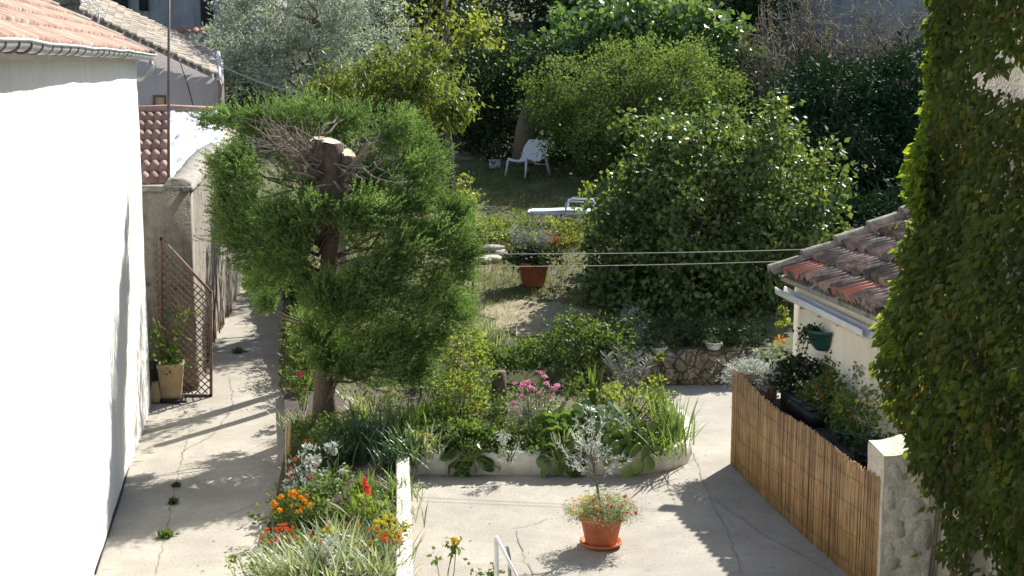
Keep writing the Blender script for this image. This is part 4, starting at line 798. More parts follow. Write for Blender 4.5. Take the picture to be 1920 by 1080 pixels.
def head(kind, mat, r):
    key = (kind, mat, round(r, 4))
    if key in fmesh: return fmesh[key]
    m = MB()
    if kind == 'pom':
        n = 46; d = nrm(rng.normal(0, 1, (n, 3))+[0, 0, .5]); m.leaf(d*r*.25, d, r*.9, r*.6, .3, .6)
    elif kind == 'daisy':
        a = np.arange(9)*2*pi/9; m.leaf(np.zeros((9, 3)), np.c_[np.cos(a), np.sin(a), .3+0*a], r, r*.6, .2, .6, ref=np.tile(UP, (9, 1))*6); m.lathe((0, 0, .0), [(0, r*.35), (r*.2, r*.3), (r*.25, r*.1)], 6)
    elif kind == 'cluster':
        n = 60; o = rng.normal(0, r*.42, (n, 3))*[1, 1, .6]; m.disc(o, rng.normal(0, .5, (n, 3))+UP, r*.2, k=5, cup=.3)
    elif kind == 'spike':
        n = 30; o = np.c_[rng.normal(0, r*.25, n), rng.normal(0, r*.25, n), R(-r, r*1.2, n)]; m.leaf(o, rng.normal(0, 1, (n, 3))+UP, r*.8, r*.6, .3, .6)
    V = np.concatenate(m.V); o = m.build('flower', M[mat], None); me = o.data; bpy.data.objects.remove(o); fmesh[key] = me; return me
def flowers(t, pts, kind, mat, r, name='flower', st=None):
    o0 = np.array(t['_o'])
    for p in pts:
        o = bpy.data.objects.new(name, head(kind, mat, r)); COL.objects.link(o); o.parent = t; o.location = [float(q) for q in p-o0]
        o.rotation_euler = (R(-.7, .5), R(-.6, .6), R(0, 6.3)); s = R(.75, 1.25); o.scale = (s, s, s)
def over(c, r, zc, n, up=.4):   # points on the upper surface of an ellipsoid, viewer side favoured
    d = nrm(rng.normal(0, 1, (n, 3))+[0, -.5, up*2]); d[:, 2] = np.abs(d[:, 2]); return c+UP*zc+d*np.array(r)*R(.9, 1.08, (n, 1))
zl, zm = .13, .2
# --- left bed
straps('spider_plant', 'big variegated clump of narrow cream and green leaves at the bottom of the left bed', 'plant', atz(600, 1105, zl), 260, .52, .020, 'variegated', (.1, 1.0), (.4, 1.4), .17)
straps('spider_plant', 'variegated grassy clump at the bottom edge touching the white bed wall', 'plant', atz(700, 1100, zl), 170, .42, .017, 'variegated', (.1, .9), (.4, 1.3), .13)
straps('spider_plant', 'variegated grassy clump leaning over the path at the bottom left of the bed', 'plant', atz(535, 1100, zl), 170, .46, .018, 'variegated', (.2, 1.1), (.4, 1.4), .12)
straps('spider_plant', 'variegated tuft in front of the red canna', 'plant', atz(640, 1035, zl), 150, .36, .015, 'variegated', (.1, .9), (.4, 1.2), .12)
straps('spider_plant', 'variegated tuft between the yellow flowers and the wall', 'plant', atz(725, 1050, zl), 110, .34, .013, 'greygreen', (.1, .8), (.3, 1.0), .1)
c = atz(560, 985, zl); t = plant('marigold', 'marigold plant with a cluster of golden orange blooms over the path edge', 'flower', c, (.20, .20, .13), .16, 260, .05, .014, 'mid')
flowers(t, over(c+[-.05, 0, 0], (.19, .2, .13), .18, 26), 'pom', 'f_orange', .021)
c = atz(535, 1035, zl); t = plant('marigold', 'low marigold plant with small red orange blooms on the path side', 'flower', c, (.20, .2, .10), .10, 260, .045, .013, 'mid')
flowers(t, over(c, (.22, .22, .10), .13, 26), 'pom', 'f_redor', .016)
c = atz(735, 1030, zl); t = plant('marigold', 'yellow flowering mound beside the top of the white bed wall', 'flower', c, (.17, .26, .12), .15, 330, .045, .015, 'fresh')
flowers(t, over(c, (.17, .26, .12), .17, 44), 'pom', 'f_pale', .017); flowers(t, over(c-[0, .22, 0], (.13, .12, .1), .12, 12), 'pom', 'f_orange', .022)
c = atz(570, 925, zl); t = plant('silver_shrub', 'silvery leaved shrub beside the bamboo canes of the left bed', 'shrub', c, (.17, .26, .24), .26, 420, .055, .03, 'silver', shell=.3)
flowers(t, over(c, (.16, .2, .2), .2, 7), 'pom', 'f_redor', .018)
plant('silver_shrub', 'slim silvery sprig rising in the middle of the left bed', 'shrub', atz(625, 925, zl), (.08, .1, .25), .3, 160, .05, .028, 'silver', shell=.2)
plant('leafy_plant', 'dark green leafy clump below the silvery shrub', 'plant', atz(600, 985, zl), (.2, .16, .13), .13, 420, .06, .03, 'mid')
c = atz(672, 985, zl); t = thing('canna', 'canna with broad green leaves and one red flower spike by the white bed wall', 'flower', c); m = MB()
m.tube([c, c+[.04, 0, .25], c+[.07, -.02, .40]], [.012, .01, .007], 6); m.build('stem', M['fresh'], t); m = MB()
m.blades(c+np.zeros((5, 3)), np.array([3.3, .4, 5.2, 2.2, 4.4]), np.array([.42, .36, .34, .3, .36]), .085, np.array([.7, .5, .5, .4, .25]), np.array([.8, .7, .9, .6, .5]), 6); m.build('leaf', M['strap'], t)
flowers(t, [c+[.08, -.03, .38], c+[.09, -.02, .33], c+[.07, -.03, .43]], 'spike', 'f_red', .045)
straps('iris', 'upright bright green sword leaves between the silvery sprig and the canna', 'plant', atz(675, 945, zl), 46, .34, .022, 'strap', (.05, .5), (.1, .5), .08)
straps('grass_clump', 'yellow green grassy leaves arching over the corner of the two white walls', 'plant', atz(742, 935, zl), 110, .33, .013, 'strap', (.1, .9), (.3, 1.2), .11)
straps('grass_clump', 'pale grassy clump above the yellow mound by the white wall', 'plant', atz(745, 985, zl), 90, .30, .012, 'variegated', (.1, .8), (.3, 1.1), .1)
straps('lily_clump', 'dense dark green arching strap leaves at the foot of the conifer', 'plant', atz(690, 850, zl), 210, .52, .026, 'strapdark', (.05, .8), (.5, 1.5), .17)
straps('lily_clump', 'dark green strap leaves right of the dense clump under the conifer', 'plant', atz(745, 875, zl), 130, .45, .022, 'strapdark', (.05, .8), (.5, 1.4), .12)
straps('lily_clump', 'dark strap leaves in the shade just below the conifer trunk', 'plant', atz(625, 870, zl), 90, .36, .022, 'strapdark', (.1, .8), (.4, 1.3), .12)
straps('spider_plant', 'whitish arching clump just right of the conifer trunk', 'plant', atz(678, 780, zl), 120, .40, .016, 'variegated', (.1, .9), (.5, 1.4), .08)
straps('spider_plant', 'pale thin leaved clump on the path edge left of the trunk', 'plant', atz(553, 800, zl), 120, .26, .011, 'variegated', (.1, .9), (.3, 1.2), .08)
c = atz(568, 770, zl); t = plant('periwinkle', 'dark leafy plant with a few magenta flowers left of the conifer trunk', 'flower', c, (.12, .2, .25), .25, 300, .05, .03, 'mid'); flowers(t, over(c, (.12, .2, .25), .25, 9), 'pom', 'f_magenta', .02)
plant('groundcover', 'low dark green leaves filling the bed around the foot of the conifer', 'plant', atz(640, 830, zl), (.5, .9, .16), .08, 3200, .05, .03, 'mid', nst=0)
plant('groundcover', 'low leaves covering the soil in the middle of the left bed', 'plant', atz(620, 960, zl), (.55, .8, .16), .08, 3200, .045, .028, 'mid', nst=0)
plant('groundcover', 'low leaves along the path edge of the left bed near the bottom', 'plant', atz(590, 1060, zl), (.55, .5, .15), .06, 2000, .045, .026, 'fresh', nst=0)
for i, (x, y, h) in enumerate(((537, 905, .62), (541, 880, .5), (544, 868, .55), (693, 770, .75))):
    c = atz(x, y, .05); m = MB(); m.tube([c, c+[.004, 0, h/2], c+[.012, .01, h]], .010, 6, jit=.06); o_ = m.build('bamboo_cane', M['bamboo'], None, loc=c); tag(o_, ['front bamboo cane at the path edge of the left bed', 'middle bamboo cane of the three at the path edge', 'rear bamboo cane of the three at the path edge', 'single bamboo cane just right of the conifer trunk'][i], 'cane', 'bamboo canes in the left bed')
c = atz(655, 1055, zl); t = plant('marigold', 'scattered small orange flowers among the variegated leaves at the bottom', 'flower', c, (.4, .2, .12), .16, 200, .045, .014, 'mid'); flowers(t, over(c, (.42, .22, .12), .22, 16), 'pom', 'f_redor', .015)
plant('silver_shrub', 'low silvery tuft at the very bottom of the left bed', 'shrub', atz(610, 1095, zl), (.12, .12, .12), .28, 260, .05, .02, 'silver')
plant('leafy_plant', 'green leafy stems under the red canna flower', 'plant', atz(695, 1000, zl), (.14, .16, .15), .16, 380, .06, .028, 'fresh')
c = atz(585, 890, zl); t = plant('leafy_plant', 'green plant with small red flowers behind the silvery shrub', 'plant', c, (.14, .18, .2), .2, 320, .05, .03, 'mid'); flowers(t, over(c, (.14, .18, .18), .22, 6), 'pom', 'f_redor', .016)
# --- middle bed
straps('lily_clump', 'light green upright blades at the left end of the middle bed', 'plant', atz(755, 820, zm), 150, .44, .024, 'strap', (.03, .6), (.2, 1.0), .14)
straps('lily_clump', 'light green upright blades beside the dark shade of the conifer', 'plant', atz(815, 805, zm), 150, .46, .022, 'strap', (.03, .5), (.2, .9), .14)
straps('lily_clump', 'arching pale blades spilling towards the white wall corner', 'plant', atz(790, 855, zm), 80, .42, .022, 'variegated', (.2, 1.0), (.5, 1.3), .12)
c = atz(785, 850, zm); t = plant('yellow_daisy', 'small yellow flowers at the left end of the middle bed', 'flower', c, (.15, .12, .10), .12, 240, .04, .02, 'fresh'); flowers(t, over(c, (.15, .12, .12), .13, 18), 'daisy', 'f_yellow', .024)
c = atz(858, 800, zm); t = plant('rose_bush', 'light green rose bush standing tallest left of the pink flowers', 'bush', c, (.30, .25, .34), .36, 900, .05, .034, 'fresh', nst=10, shell=.35); flowers(t, over(c, (.3, .25, .3), .2, 3), 'cluster', 'f_orange', .03)
plant('rose_bush', 'bright green leafy shoots behind the tall rose bush', 'bush', atz(895, 780, zm), (.22, .25, .40), .44, 700, .05, .034, 'fresh', nst=8, shell=.35)
plant('leafy_plant', 'mid green mound between the rose bush and the bergenia leaves', 'plant', atz(880, 845, zm), (.30, .2, .16), .15, 600, .055, .03, 'mid')
plant('leafy_plant', 'mid green mound between the pink flowers and the rose bush', 'plant', atz(935, 800, zm), (.2, .2, .22), .2, 500, .05, .028, 'mid')
def bergenia(lab, c, pts, r=.075):
    t = thing('bergenia', lab, 'plant', c); m = MB(); s = MB(); pts = np.array(pts); n = len(pts)
    nor = nrm((pts-c)*[1, 1, .4]+rng.normal(0, .10, (n, 3))+[.05, -.12, .10]); m.disc(pts, nor, r*R(.65, 1.15, n), 1.15, 10, -.16)
    for p in pts: s.tube([c+rng.normal(0, .03, 3)*[1, 1, 0], (c+p)/2+UP*.05, p], [.009, .008, .006], 5)
    s.build('stem', M['fresh'], t); m.build('leaf', M['bergenia'], t, True); return t
def bl(x0, x1, y0, y1, Y0, Y1, n):
    out = []
    for _ in range(n):
        y = R(y0, y1); out.append(P(R(x0, x1), y, max(Y0, Y0+(852-y)/70*.55)+R(0, .05)))
    return out
bergenia('round glossy leaves hanging over the white wall left of its middle', atz(880, 862, zm), bl(828, 942, 795, 888, 14.68, 15.2, 52))
bergenia('big round leaves spilling over the white wall behind the potted olive', atz(1050, 862, zm), bl(1010, 1120, 775, 888, 14.68, 15.1, 62))
bergenia('round glossy leaves in the bed behind the potted olive, farther from the wall', atz(1110, 830, zm), bl(1050, 1190, 760, 850, 14.7, 15.7, 56))
c = atz(1000, 820, zm); t = plant('valerian', 'grey green bush topped with clusters of pink flowers', 'flower', c, (.30, .26, .30), .32, 900, .055, .017, 'greygreen', nst=14, shell=.3)
flowers(t, [P(x+R(-4, 4), y+R(-4, 4), c[1]+R(-.2, .1)) for x, y in ((980, 722), (990, 728), (975, 730), (968, 718), (1025, 708), (1015, 700), (1022, 716), (1040, 724), (1048, 726), (1035, 730), (958, 757), (964, 760), (1012, 735), (1000, 732), (982, 740), (992, 718), (1030, 745))], 'cluster', 'f_pink', .045, 'flower_cluster')
m = MB()
for f_ in list(t.children):
    if f_.name.startswith('flower_cluster'):
        p = np.array(f_.location)+np.array(t['_o']); m.tube([c+UP*.2+(p-c)*[.4, .4, 0], (c+UP*.35+p)/2, p], .004, 4)
m.build('flower_stalk', M['fresh'], t)
c = atz(870, 735, zm); t = plant('valerian', 'smaller plant with pale lilac flowers behind the rose bush', 'flower', c, (.2, .2, .22), .3, 320, .05, .018, 'fresh'); flowers(t, [P(x, y, c[1]) for x, y in ((866, 680), (872, 686), (860, 672), (810, 662), (876, 678))], 'cluster', 'f_lilac', .04)
plant('artemisia', 'small grey white feathery plant left of the pink flowers', 'plant', atz(958, 865, zm), (.12, .12, .17), .18, 420, .03, .011, 'silver')
plant('artemisia', 'silver leaved plant in the middle of the bed beside the cactus pads', 'plant', atz(1150, 835, zm), (.16, .14, .15), .22, 380, .05, .03, 'silver')
straps('canna', 'canna with broad upright light green leaves behind the middle bed', 'plant', atz(1112, 780, zm), 9, .62, .085, 'strap', (.02, .35), (.05, .35), .03, 7)
straps('canna', 'single bright arching leaf right of the pink flowers', 'plant', atz(1075, 800, zm), 7, .42, .07, 'fresh', (.2, .6), (.5, 1.1), .02, 7)
def oleander(lab, c, tips):
    t = thing('oleander', lab, 'shrub', c); m = MB(); f = MB()
    for p in tips:
        n = 8; ts = np.linspace(0, 1, n)[:, None]; q = c+(p-c)*ts+UP*np.sin(ts*pi)*.04; m.tube(q, .009*(1.1-.6*ts[:, 0]), 5)
        k = 46; u = R(.45, 1.0, k); o = c+(p-c)*u[:, None]+UP*(np.sin(u*pi)*.04)[:, None]; a = R(0, 2*pi, k); f.leaf(o, np.c_[np.cos(a), np.sin(a), R(.4, 1.0, k)], R(.09, .15, k), .019, .3, .5)
    m.build('stem', M['bark'], t); f.build('foliage', M['grey'], t)
c = atz(1180, 770, zm); oleander('oleander with narrow greyish leaves on tall stems at the back of the middle bed', c, [P(1135, 668, c[1]), P(1162, 655, c[1]+.05), P(1195, 665, c[1]), P(1220, 668, c[1]-.05), P(1180, 690, c[1]-.1), P(1208, 690, c[1]), P(1148, 690, c[1])])
plant('leafy_bush', 'mid green bush below the oleander', 'bush', atz(1185, 800, zm), (.42, .28, .26), .26, 1100, .05, .034, 'fresh', nst=9, shell=.35)
plant('leafy_bush', 'dark green bush left of the oleander at the back of the bed', 'bush', atz(1090, 775, zm), (.28, .22, .2), .2, 600, .05, .032, 'mid')
plant('rose_shoot', 'tall light green rose shoot rising above the bush right of the oleander', 'plant', atz(1232, 775, zm), (.09, .1, .26), .42, 130, .055, .042, 'yellowgreen', nst=3)
straps('iris', 'tall pointed iris leaves at the right end of the middle bed', 'plant', atz(1262, 830, zm), 60, .62, .026, 'strap', (.03, .5), (.05, .5), .10)
straps('iris', 'arching light green leaves spilling over the curved end of the white wall', 'plant', atz(1240, 850, zm), 60, .45, .022, 'strap', (.2, 1.0), (.4, 1.2), .12)
straps('grass_clump', 'thin dry leaves drooping outside the curved wall end', 'plant', atz(1287, 822, zm), 34, .42, .010, 'variegated', (.5, 1.2), (.6, 1.3), .05)
def pads(lab, c, pts):
    t = thing('cactus', lab, 'cactus', c)
    for p in pts:
        m = MB(); th = np.linspace(0, 2*pi, 15)[:-1]; rx, rz, d = R(.055, .075), R(.075, .10), .011; nx = R(-.6, .6); ax = np.array([cos(nx), sin(nx), 0]); ay = np.array([-sin(nx), cos(nx), 0]); tz = nrm(UP+rng.normal(0, .3, 3))
        X = [p+ay*o+(np.cos(th)*rx*s)[:, None]*ax+(np.sin(th)*rz*s)[:, None]*tz for o, s in ((-d, .0), (-d, .75), (-d*.6, .95), (0, 1), (d*.6, .95), (d, .75), (d, 0))]
        X = np.array(X); m.grid(np.concatenate([X, X[:, :1]], 1)); m.build('pad', M['cactus'], t, True)
    return t
c = atz(1185, 862, zm); pads('prickly pear with yellow green pads leaning over the right part of the white wall', c, [P(x, y, max(14.68, 14.7+(852-y)/70*.5)) for x, y, Y in ((1153, 838, 14.75), (1178, 822, 14.9), (1160, 815, 15.1), (1210, 850, 14.8), (1195, 875, 14.65), (1225, 835, 15), (1176, 888, 14.68), (1205, 815, 15.1), (1140, 860, 14.75), (1190, 845, 14.85), (1222, 800, 15.2), (1168, 862, 14.8), (1200, 795, 15.3), (1150, 800, 15.2), (1085, 770, 15.5), (1130, 782, 15.4), (1218, 868, 14.72), (900, 850, 14.9), (915, 780, 15.3))[:17]])
plant('leafy_plant', 'green leaves around the prickly pear pads', 'plant', atz(1200, 845, zm), (.30, .18, .2), .16, 600, .06, .034, 'mid', nst=0)
plant('groundcover', 'low green leaves covering the soil of the middle bed, left part', 'plant', atz(900, 830, zm), (.9, .6, .17), .08, 3200, .05, .03, 'mid', nst=0)
plant('groundcover', 'low green leaves covering the soil of the middle bed, right part', 'plant', atz(1120, 815, zm), (.9, .7, .17), .08, 3400, .05, .03, 'fresh', nst=0)
plant('groundcover', 'dark low leaves behind the rose bush under the conifer edge', 'plant', atz(800, 750, zm), (1.1, .8, .26), .08, 3200, .05, .03, 'mid', nst=0)
m = MB(); c = atz(936, 775, zm); m.tube([c, c+[0, 0, .3], c+[0, 0, .52]], [.10, .095, .09], 10, jit=.03); o_ = m.build('tree_stump', M['bark_red'], None, loc=c); tag(o_, 'dark upright stump behind the rose bush in the middle bed', 'stump')
# --- front of the garden
def GB(px, py): return GS(px, py)
plant('garden_shrub', 'dark green bush at the edge of the lawn behind the pink flowers', 'bush', GB(1090, 690)+[0, .1, 0], (.6, .4, .34), .26, 2600, .06, .038, 'mid', nst=8)
plant('garden_shrub', 'dark leafy bush left of the low stone wall', 'bush', GB(1150, 690)+[0, .3, 0], (.45, .4, .3), .25, 1300, .06, .036, 'darkleaf', nst=6)
plant('garden_shrub', 'leafy bush between the variegated grass and the dark bush', 'bush', GB(965, 690)+[0, 0, 0], (.4, .3, .17), .14, 1500, .055, .035, 'mid', nst=6)
plant('garden_shrub', 'light green bush just right of the conifer above the lilac flowers', 'bush', GB(865, 680)+[0, 0, 0], (.4, .35, .24), .2, 1300, .055, .035, 'fresh', nst=6)
straps('spider_plant', 'tall variegated grass standing against the pale patch of lawn', 'plant', GB(918, 650), 130, .48, .018, 'variegated', (.05, .7), (.2, 1.1), .14)
plant('lavender', 'hazy grey lavender clump in the shade under the large bush', 'plant', GB(1180, 645), (.22, .2, .26), .25, 900, .06, .006, 'grey')
c = GB(1133, 655); t = plant('nasturtium', 'tiny orange flowered plant left of the lavender', 'flower', c, (.15, .12, .08), .07, 160, .04, .03, 'mid'); flowers(t, over(c, (.15, .12, .08), .08, 7), 'daisy', 'f_orange', .022)
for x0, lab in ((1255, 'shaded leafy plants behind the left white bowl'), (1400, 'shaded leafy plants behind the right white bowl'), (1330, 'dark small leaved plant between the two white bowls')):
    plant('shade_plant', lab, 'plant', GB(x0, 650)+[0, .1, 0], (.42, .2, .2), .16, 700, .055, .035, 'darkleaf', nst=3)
def bowl(c, lab, r=.15, h=.12, mat='plastic_white'):
    t = thing('flower_bowl', lab, 'flower bowl', c, 'white bowls on the low stone wall'); m = MB(); m.lathe(c, [(0, 0), (r*.6, 0), (r*.75, h*.2), (r, h), (r*1.06, h), (r*1.06, h*1.12), (r*.96, h*1.12), (r*.9, h*.8), (0, h*.8)], 20); m.build('bowl', M[mat], t, True)
    m = MB(); n = 110; m.leaf(c+UP*h+rng.normal(0, 1, (n, 3))*[r*.5, r*.5, .04], rng.normal(0, 1, (n, 3))+UP, .05, .03); m.build('foliage', M['mid'], t)
    flowers(t, c+UP*(h+.06)+rng.normal(0, 1, (5, 3))*[r*.4, r*.4, .02], 'pom', 'f_lilac', .016)
bowl(P(1338, 655, 19.22), 'white bowl of flowers on the stone wall, nearer the reed fence', .12, .095); bowl(P(1235, 663, 19.22), 'white bowl of flowers on the stone wall in the shade, farther left', .12, .085)
c = P(1462, 655, 18.6); t = thing('toy_windmill', 'small red and yellow garden windmill beside the hut', 'windmill', c*[1, 1, 0]+[0, 0, .4])
m = MB(); m.tube([c*[1, 1, 0]+[0, 0, .3], c+[0, .012, 0]], .006, 5); m.build('stick', M['bamboo'], t)
for k in range(8):
    m = MB(); a = k*pi/4; d = np.array([cos(a), 0, sin(a)]); d2 = np.array([cos(a+.9), 0, sin(a+.9)]); cc = P(1462, 638, 18.6); m.add([cc, cc+d*.085, cc+(d+d2)*.045+np.array([0, -.025, 0])], [[0, 1, 2]]); m.build('vane', M['red' if k % 2 else 'yellow'], t)
plant('yellow_shrub', 'sunlit yellow green sprigs beside the hut corner', 'shrub', P(1466, 660, 18.9)*[1, 1, 0]+[0, 0, .45], (.1, .15, .3), .42, 150, .07, .05, 'yellowgreen', nst=4)
plant('shade_plant', 'bluish green leaves below the toy windmill', 'plant', P(1445, 690, 18.3)*[1, 1, 0]+[0, 0, .42], (.3, .2, .14), .1, 350, .06, .05, 'greygreen', nst=3)
for i, (y_, s_, mt, lab) in enumerate(((18.6, .5, 'mid', 'leafy border plant nearest the conifer trunk on the path edge'), (19.7, .5, 'mid', 'leafy border plant on the path edge, second from the conifer'), (20.9, .55, 'mid', 'border plant on the path edge half hidden behind the conifer'), (22.2, .6, 'darkleaf', 'dark border plant farther along the path behind the conifer'), (23.8, .6, 'mid', 'farthest border plant along the path behind the conifer'), (25.4, .7, 'darkleaf', 'dark bush closing the far end of the path'))):
    x_ = -2.78-(y_-18.6)*.14; plant('border_plant', lab, 'plant', np.array([x_, y_, gz(x_+.3, y_)*.5]), (.27, .6, s_*.5), s_*.42, 1300, .06, .035, mt, nst=5)
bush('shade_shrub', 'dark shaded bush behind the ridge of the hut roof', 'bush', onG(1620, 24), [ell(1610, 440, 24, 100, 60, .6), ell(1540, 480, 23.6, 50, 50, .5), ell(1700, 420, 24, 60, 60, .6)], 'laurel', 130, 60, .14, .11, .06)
# strip of weeds and shrubs across the lawn
for x, y, r, mat, lab, n in ((905, 455, (.5, .4, .3), 'fresh', 'sunlit light green shrub just right of the conifer tip', 1500), (960, 452, (.45, .4, .28), 'pistach', 'sunlit weeds left of the grey bush in the pot', 1300), (1040, 458, (.4, .35, .24), 'yellowgreen', 'yellowish low shrub in front of the lounger', 700), (1085, 455, (.35, .35, .25), 'pistach', 'light weeds in front of the lounger beside the large bush', 800)):
    plant('lawn_shrub', lab, 'shrub', GB(x, y), r, r[2]*.8, n, .06, .03, mat, nst=4)
plant('lawn_plant', 'reddish leaved low plant between the big pot and the lounger', 'plant', GB(1050, 452)-[0, .3, 0], (.25, .2, .16), .14, 140, .06, .04, 'f_redor', nst=2)
plant('lawn_shrub', 'small yellow green shrub at the head of the lounger', 'shrub', GB(1095, 400), (.12, .12, .3), .35, 160, .07, .045, 'yellowgreen', nst=3)
# large terracotta pot on the lawn
def pot(t, c, r, h, mat, rim=.035, n=28):
    m = MB(); m.lathe(c, [(0, .0), (r*.66, 0), (r*.70, .01), (r*.93, h-rim), (r*1.0, h-rim), (r*1.02, h-.004), (r*.99, h), (r*.9, h), (r*.88, h-.05), (0, h-.05)], n); return m.build('pot', M[mat], t, True)
c = GS(1000, 535); t = thing('potted_plant', 'large terracotta pot on the lawn with dark leaves and a grey bush above', 'potted plant', c); pot(t, c, .26, .40, 'terracotta_dark', .06)
m = MB(); leafy(m, [(c+UP*.48, np.array([.34, .3, .13]))], 40, 22, .06, .075, .05); m.build('foliage', M['darkleaf'], t)
m = MB(); leafy(m, [(c+[0, .1, .82], np.array([.24, .22, .17]))], 45, 30, .06, .06, .012, out=1); m.build('grey_foliage', M['grey'], t)
m = MB(); [m.tube([c+UP*.4, c+[R(-.1, .1), 0, .6], c+[R(-.18, .18), R(0, .2), .8]], .006, 4) for _ in range(8)]; m.leaf(c+UP*.6+rng.normal(0, .07, (60, 3)), rng.normal(0, 1, (60, 3)), .08, .05); m.build('stem', M['fresh'], t)
# pot behind by the chair
c = onG(928, 34); t = thing('potted_plant', 'white square pot with a small dark plant left of the white chair', 'potted plant', c); m = MB(); V = []; m.box(c+[0, 0, .11], (.27, .25, .2)); m.box(c+[0, 0, .215], (.30, .28, .02)); m.build('pot', M['plastic_dim'], t); m = MB(); leafy(m, [(c+UP*.34, np.array([.2, .2, .16]))], 15, 16, .05, .09, .05); m.build('foliage', M['darkleaf'], t)
# ---- white chair
Yh = 33.0; c = onG(988, Yh); t = thing('lounge_chair', 'white moulded shell garden chair standing in the shade under the trees', 'chair', c)
pr = [(-.34, .36, .27), (-.30, .385, .285), (-.2, .36, .275), (-.06, .31, .275), (.06, .31, .285), (.15, .36, .31), (.22, .47, .345), (.30, .64, .35), (.37, .78, .29), (.39, .81, .27)]
pr = np.array(pr); ti = np.linspace(0, len(pr)-1, 34); pr = np.stack([np.interp(ti, range(len(pr)), pr[:, i]) for i in range(3)], -1)
ang = radians(-42); ca, sa = cos(ang), sin(ang); RM = np.array([[ca, -sa, 0], [sa, ca, 0], [0, 0, 1]])
def shell(off):
    X = []
    for y, z, w in pr:
        X.append([[w*s, y, z+.04*abs(s)**3*(z < .4)+off] for s in np.linspace(-1, 1, 13)])
    return np.array(X)@RM.T*[1.05, 1.05, 1.02]+c
m = MB(); X0, X1 = shell(0), shell(-.022); m.grid(X0); m.grid(X1[:, ::-1])
for e0_, e1_ in ((X0[0], X1[0]), (X0[-1], X1[-1]), (X0[:, 0], X1[:, 0]), (X0[:, -1], X1[:, -1])): m.grid(np.stack([e0_, e1_]))
m.build('seat_shell', M['plastic_white'], t, True)
for sx in (-1, 1):
    m = MB(); q = np.array([[sx*.275, -.33, .375], [sx*.285, -.36, .2], [sx*.30, -.40, .0]])@RM.T*1.03+c; m.tube(q, [.028, .024, .02], 8); m.build('leg', M['plastic_white'], t, True)
    m = MB(); q = np.array([[sx*.33, .22, .5], [sx*.33, .33, .25], [sx*.32, .42, .0]])@RM.T*1.03+c; m.tube(q, [.03, .035, .035], 8); m.tube([q[1], np.array([sx*.27, -.05, .3])@RM.T+c], .02, 6); m.build('leg', M['plastic_dim'], t, True)
# ---- sun lounger
c = GS(1060, 420); t = thing('sun_lounger', 'white plastic sun lounger with raised back partly hidden by the large bush', 'sun lounger', c)
ux = nrm(np.array([.97, -.10, .0])); uy = np.array([-ux[1], ux[0], 0]); axl = (ux, uy, UP); cz = lambda a, b, z: c+ux*a+uy*b+UP*(z-.07)
m = MB()
for s in (-.3, .3): m.box(cz(0, s, .30), (1.45, .04, .055), axl)
m.box(cz(-.72, 0, .30), (.045, .64, .055), axl); m.build('frame', M['plastic_white'], t)
m = MB(); X = [[cz(a, s, .345+.03*np.exp(-((a-.1)/.35)**2)) for a in np.linspace(-.68, .62, 20)] for s in (-.27, .27)]; m.grid(X); m.grid(np.array(X)-UP*.03); m.grid([[p-UP*.03 for p in X[0]], X[0]]); m.build('mattress', M['pad_cloth'], t)
m = MB(); a0, a1 = cz(.55, 0, .34), cz(1.15, 0, .78); d = nrm(a1-a0); m.box((a0+a1)/2, (.75, .58, .04), (d, uy, np.cross(d, uy))); m.build('backrest', M['plastic_white'], t)
for s in (-.34, .34):
    m = MB(); m.tube([cz(.02, s, .30), cz(.04, s, .52), cz(.12, s, .545), cz(.52, s, .53), cz(.62, s, .34)], .02, 6); m.build('armrest', M['plastic_white'], t, True)
for a in (-.68, -.2, .62):
    for s in (-.29, .29): m = MB(); m.tube([cz(a, s, .30), cz(a, s, -.03)], [.026, .02], 6); m.build('leg', M['plastic_white'], t)
t = MB(); th = np.linspace(0, 2*pi, 49); X = []
for q in np.linspace(0, 1, 8):
    rr = q*(1+.16*np.sin(th*3+1)+.10*np.sin(th*7)+.06*np.sin(th*13)); x_ = .33+.80*rr*np.cos(th); y_ = 20.95+.95*rr*np.sin(th); X.append(np.stack([x_, y_, garden_h(x_, y_)+.012], -1))
t.grid(X); struct('dry_patch', t, M['straw'], True)
# ---- lines
def line(name, lab, cat, a_, b_, sag, r, mat):
    ts = np.linspace(0, 1, 26)[:, None]; p = a_+(b_-a_)*ts-UP*sag*4*ts*(1-ts); m = MB(); m.tube(p, r, 5); o = m.build(name, M[mat], None, loc=a_); return tag(o, lab, cat, None)
h1 = E0+sr*.36+Ah*.06+n_*.12; h2 = E0+Ah*.07+n_*.10
line('clothes_line', 'upper of the two pale clothes lines between the conifer and the hut roof', 'clothes line', P(640, 473, Yc), E0+sr*.44+n_*.12-Ah*.05, .035, .0042, 'rope')
line('clothes_line', 'lower of the two pale clothes lines between the conifer and the hut roof', 'clothes line', P(640, 497, Yc), E0+sr*.12+n_*.11-Ah*.05, .035, .0042, 'rope')
line('overhead_cable', 'cable running from the gable house gutter towards the fruit tree', 'cable', P(412, 122, 28), P(740, 190, 25.3), .22, .014, 'cable')
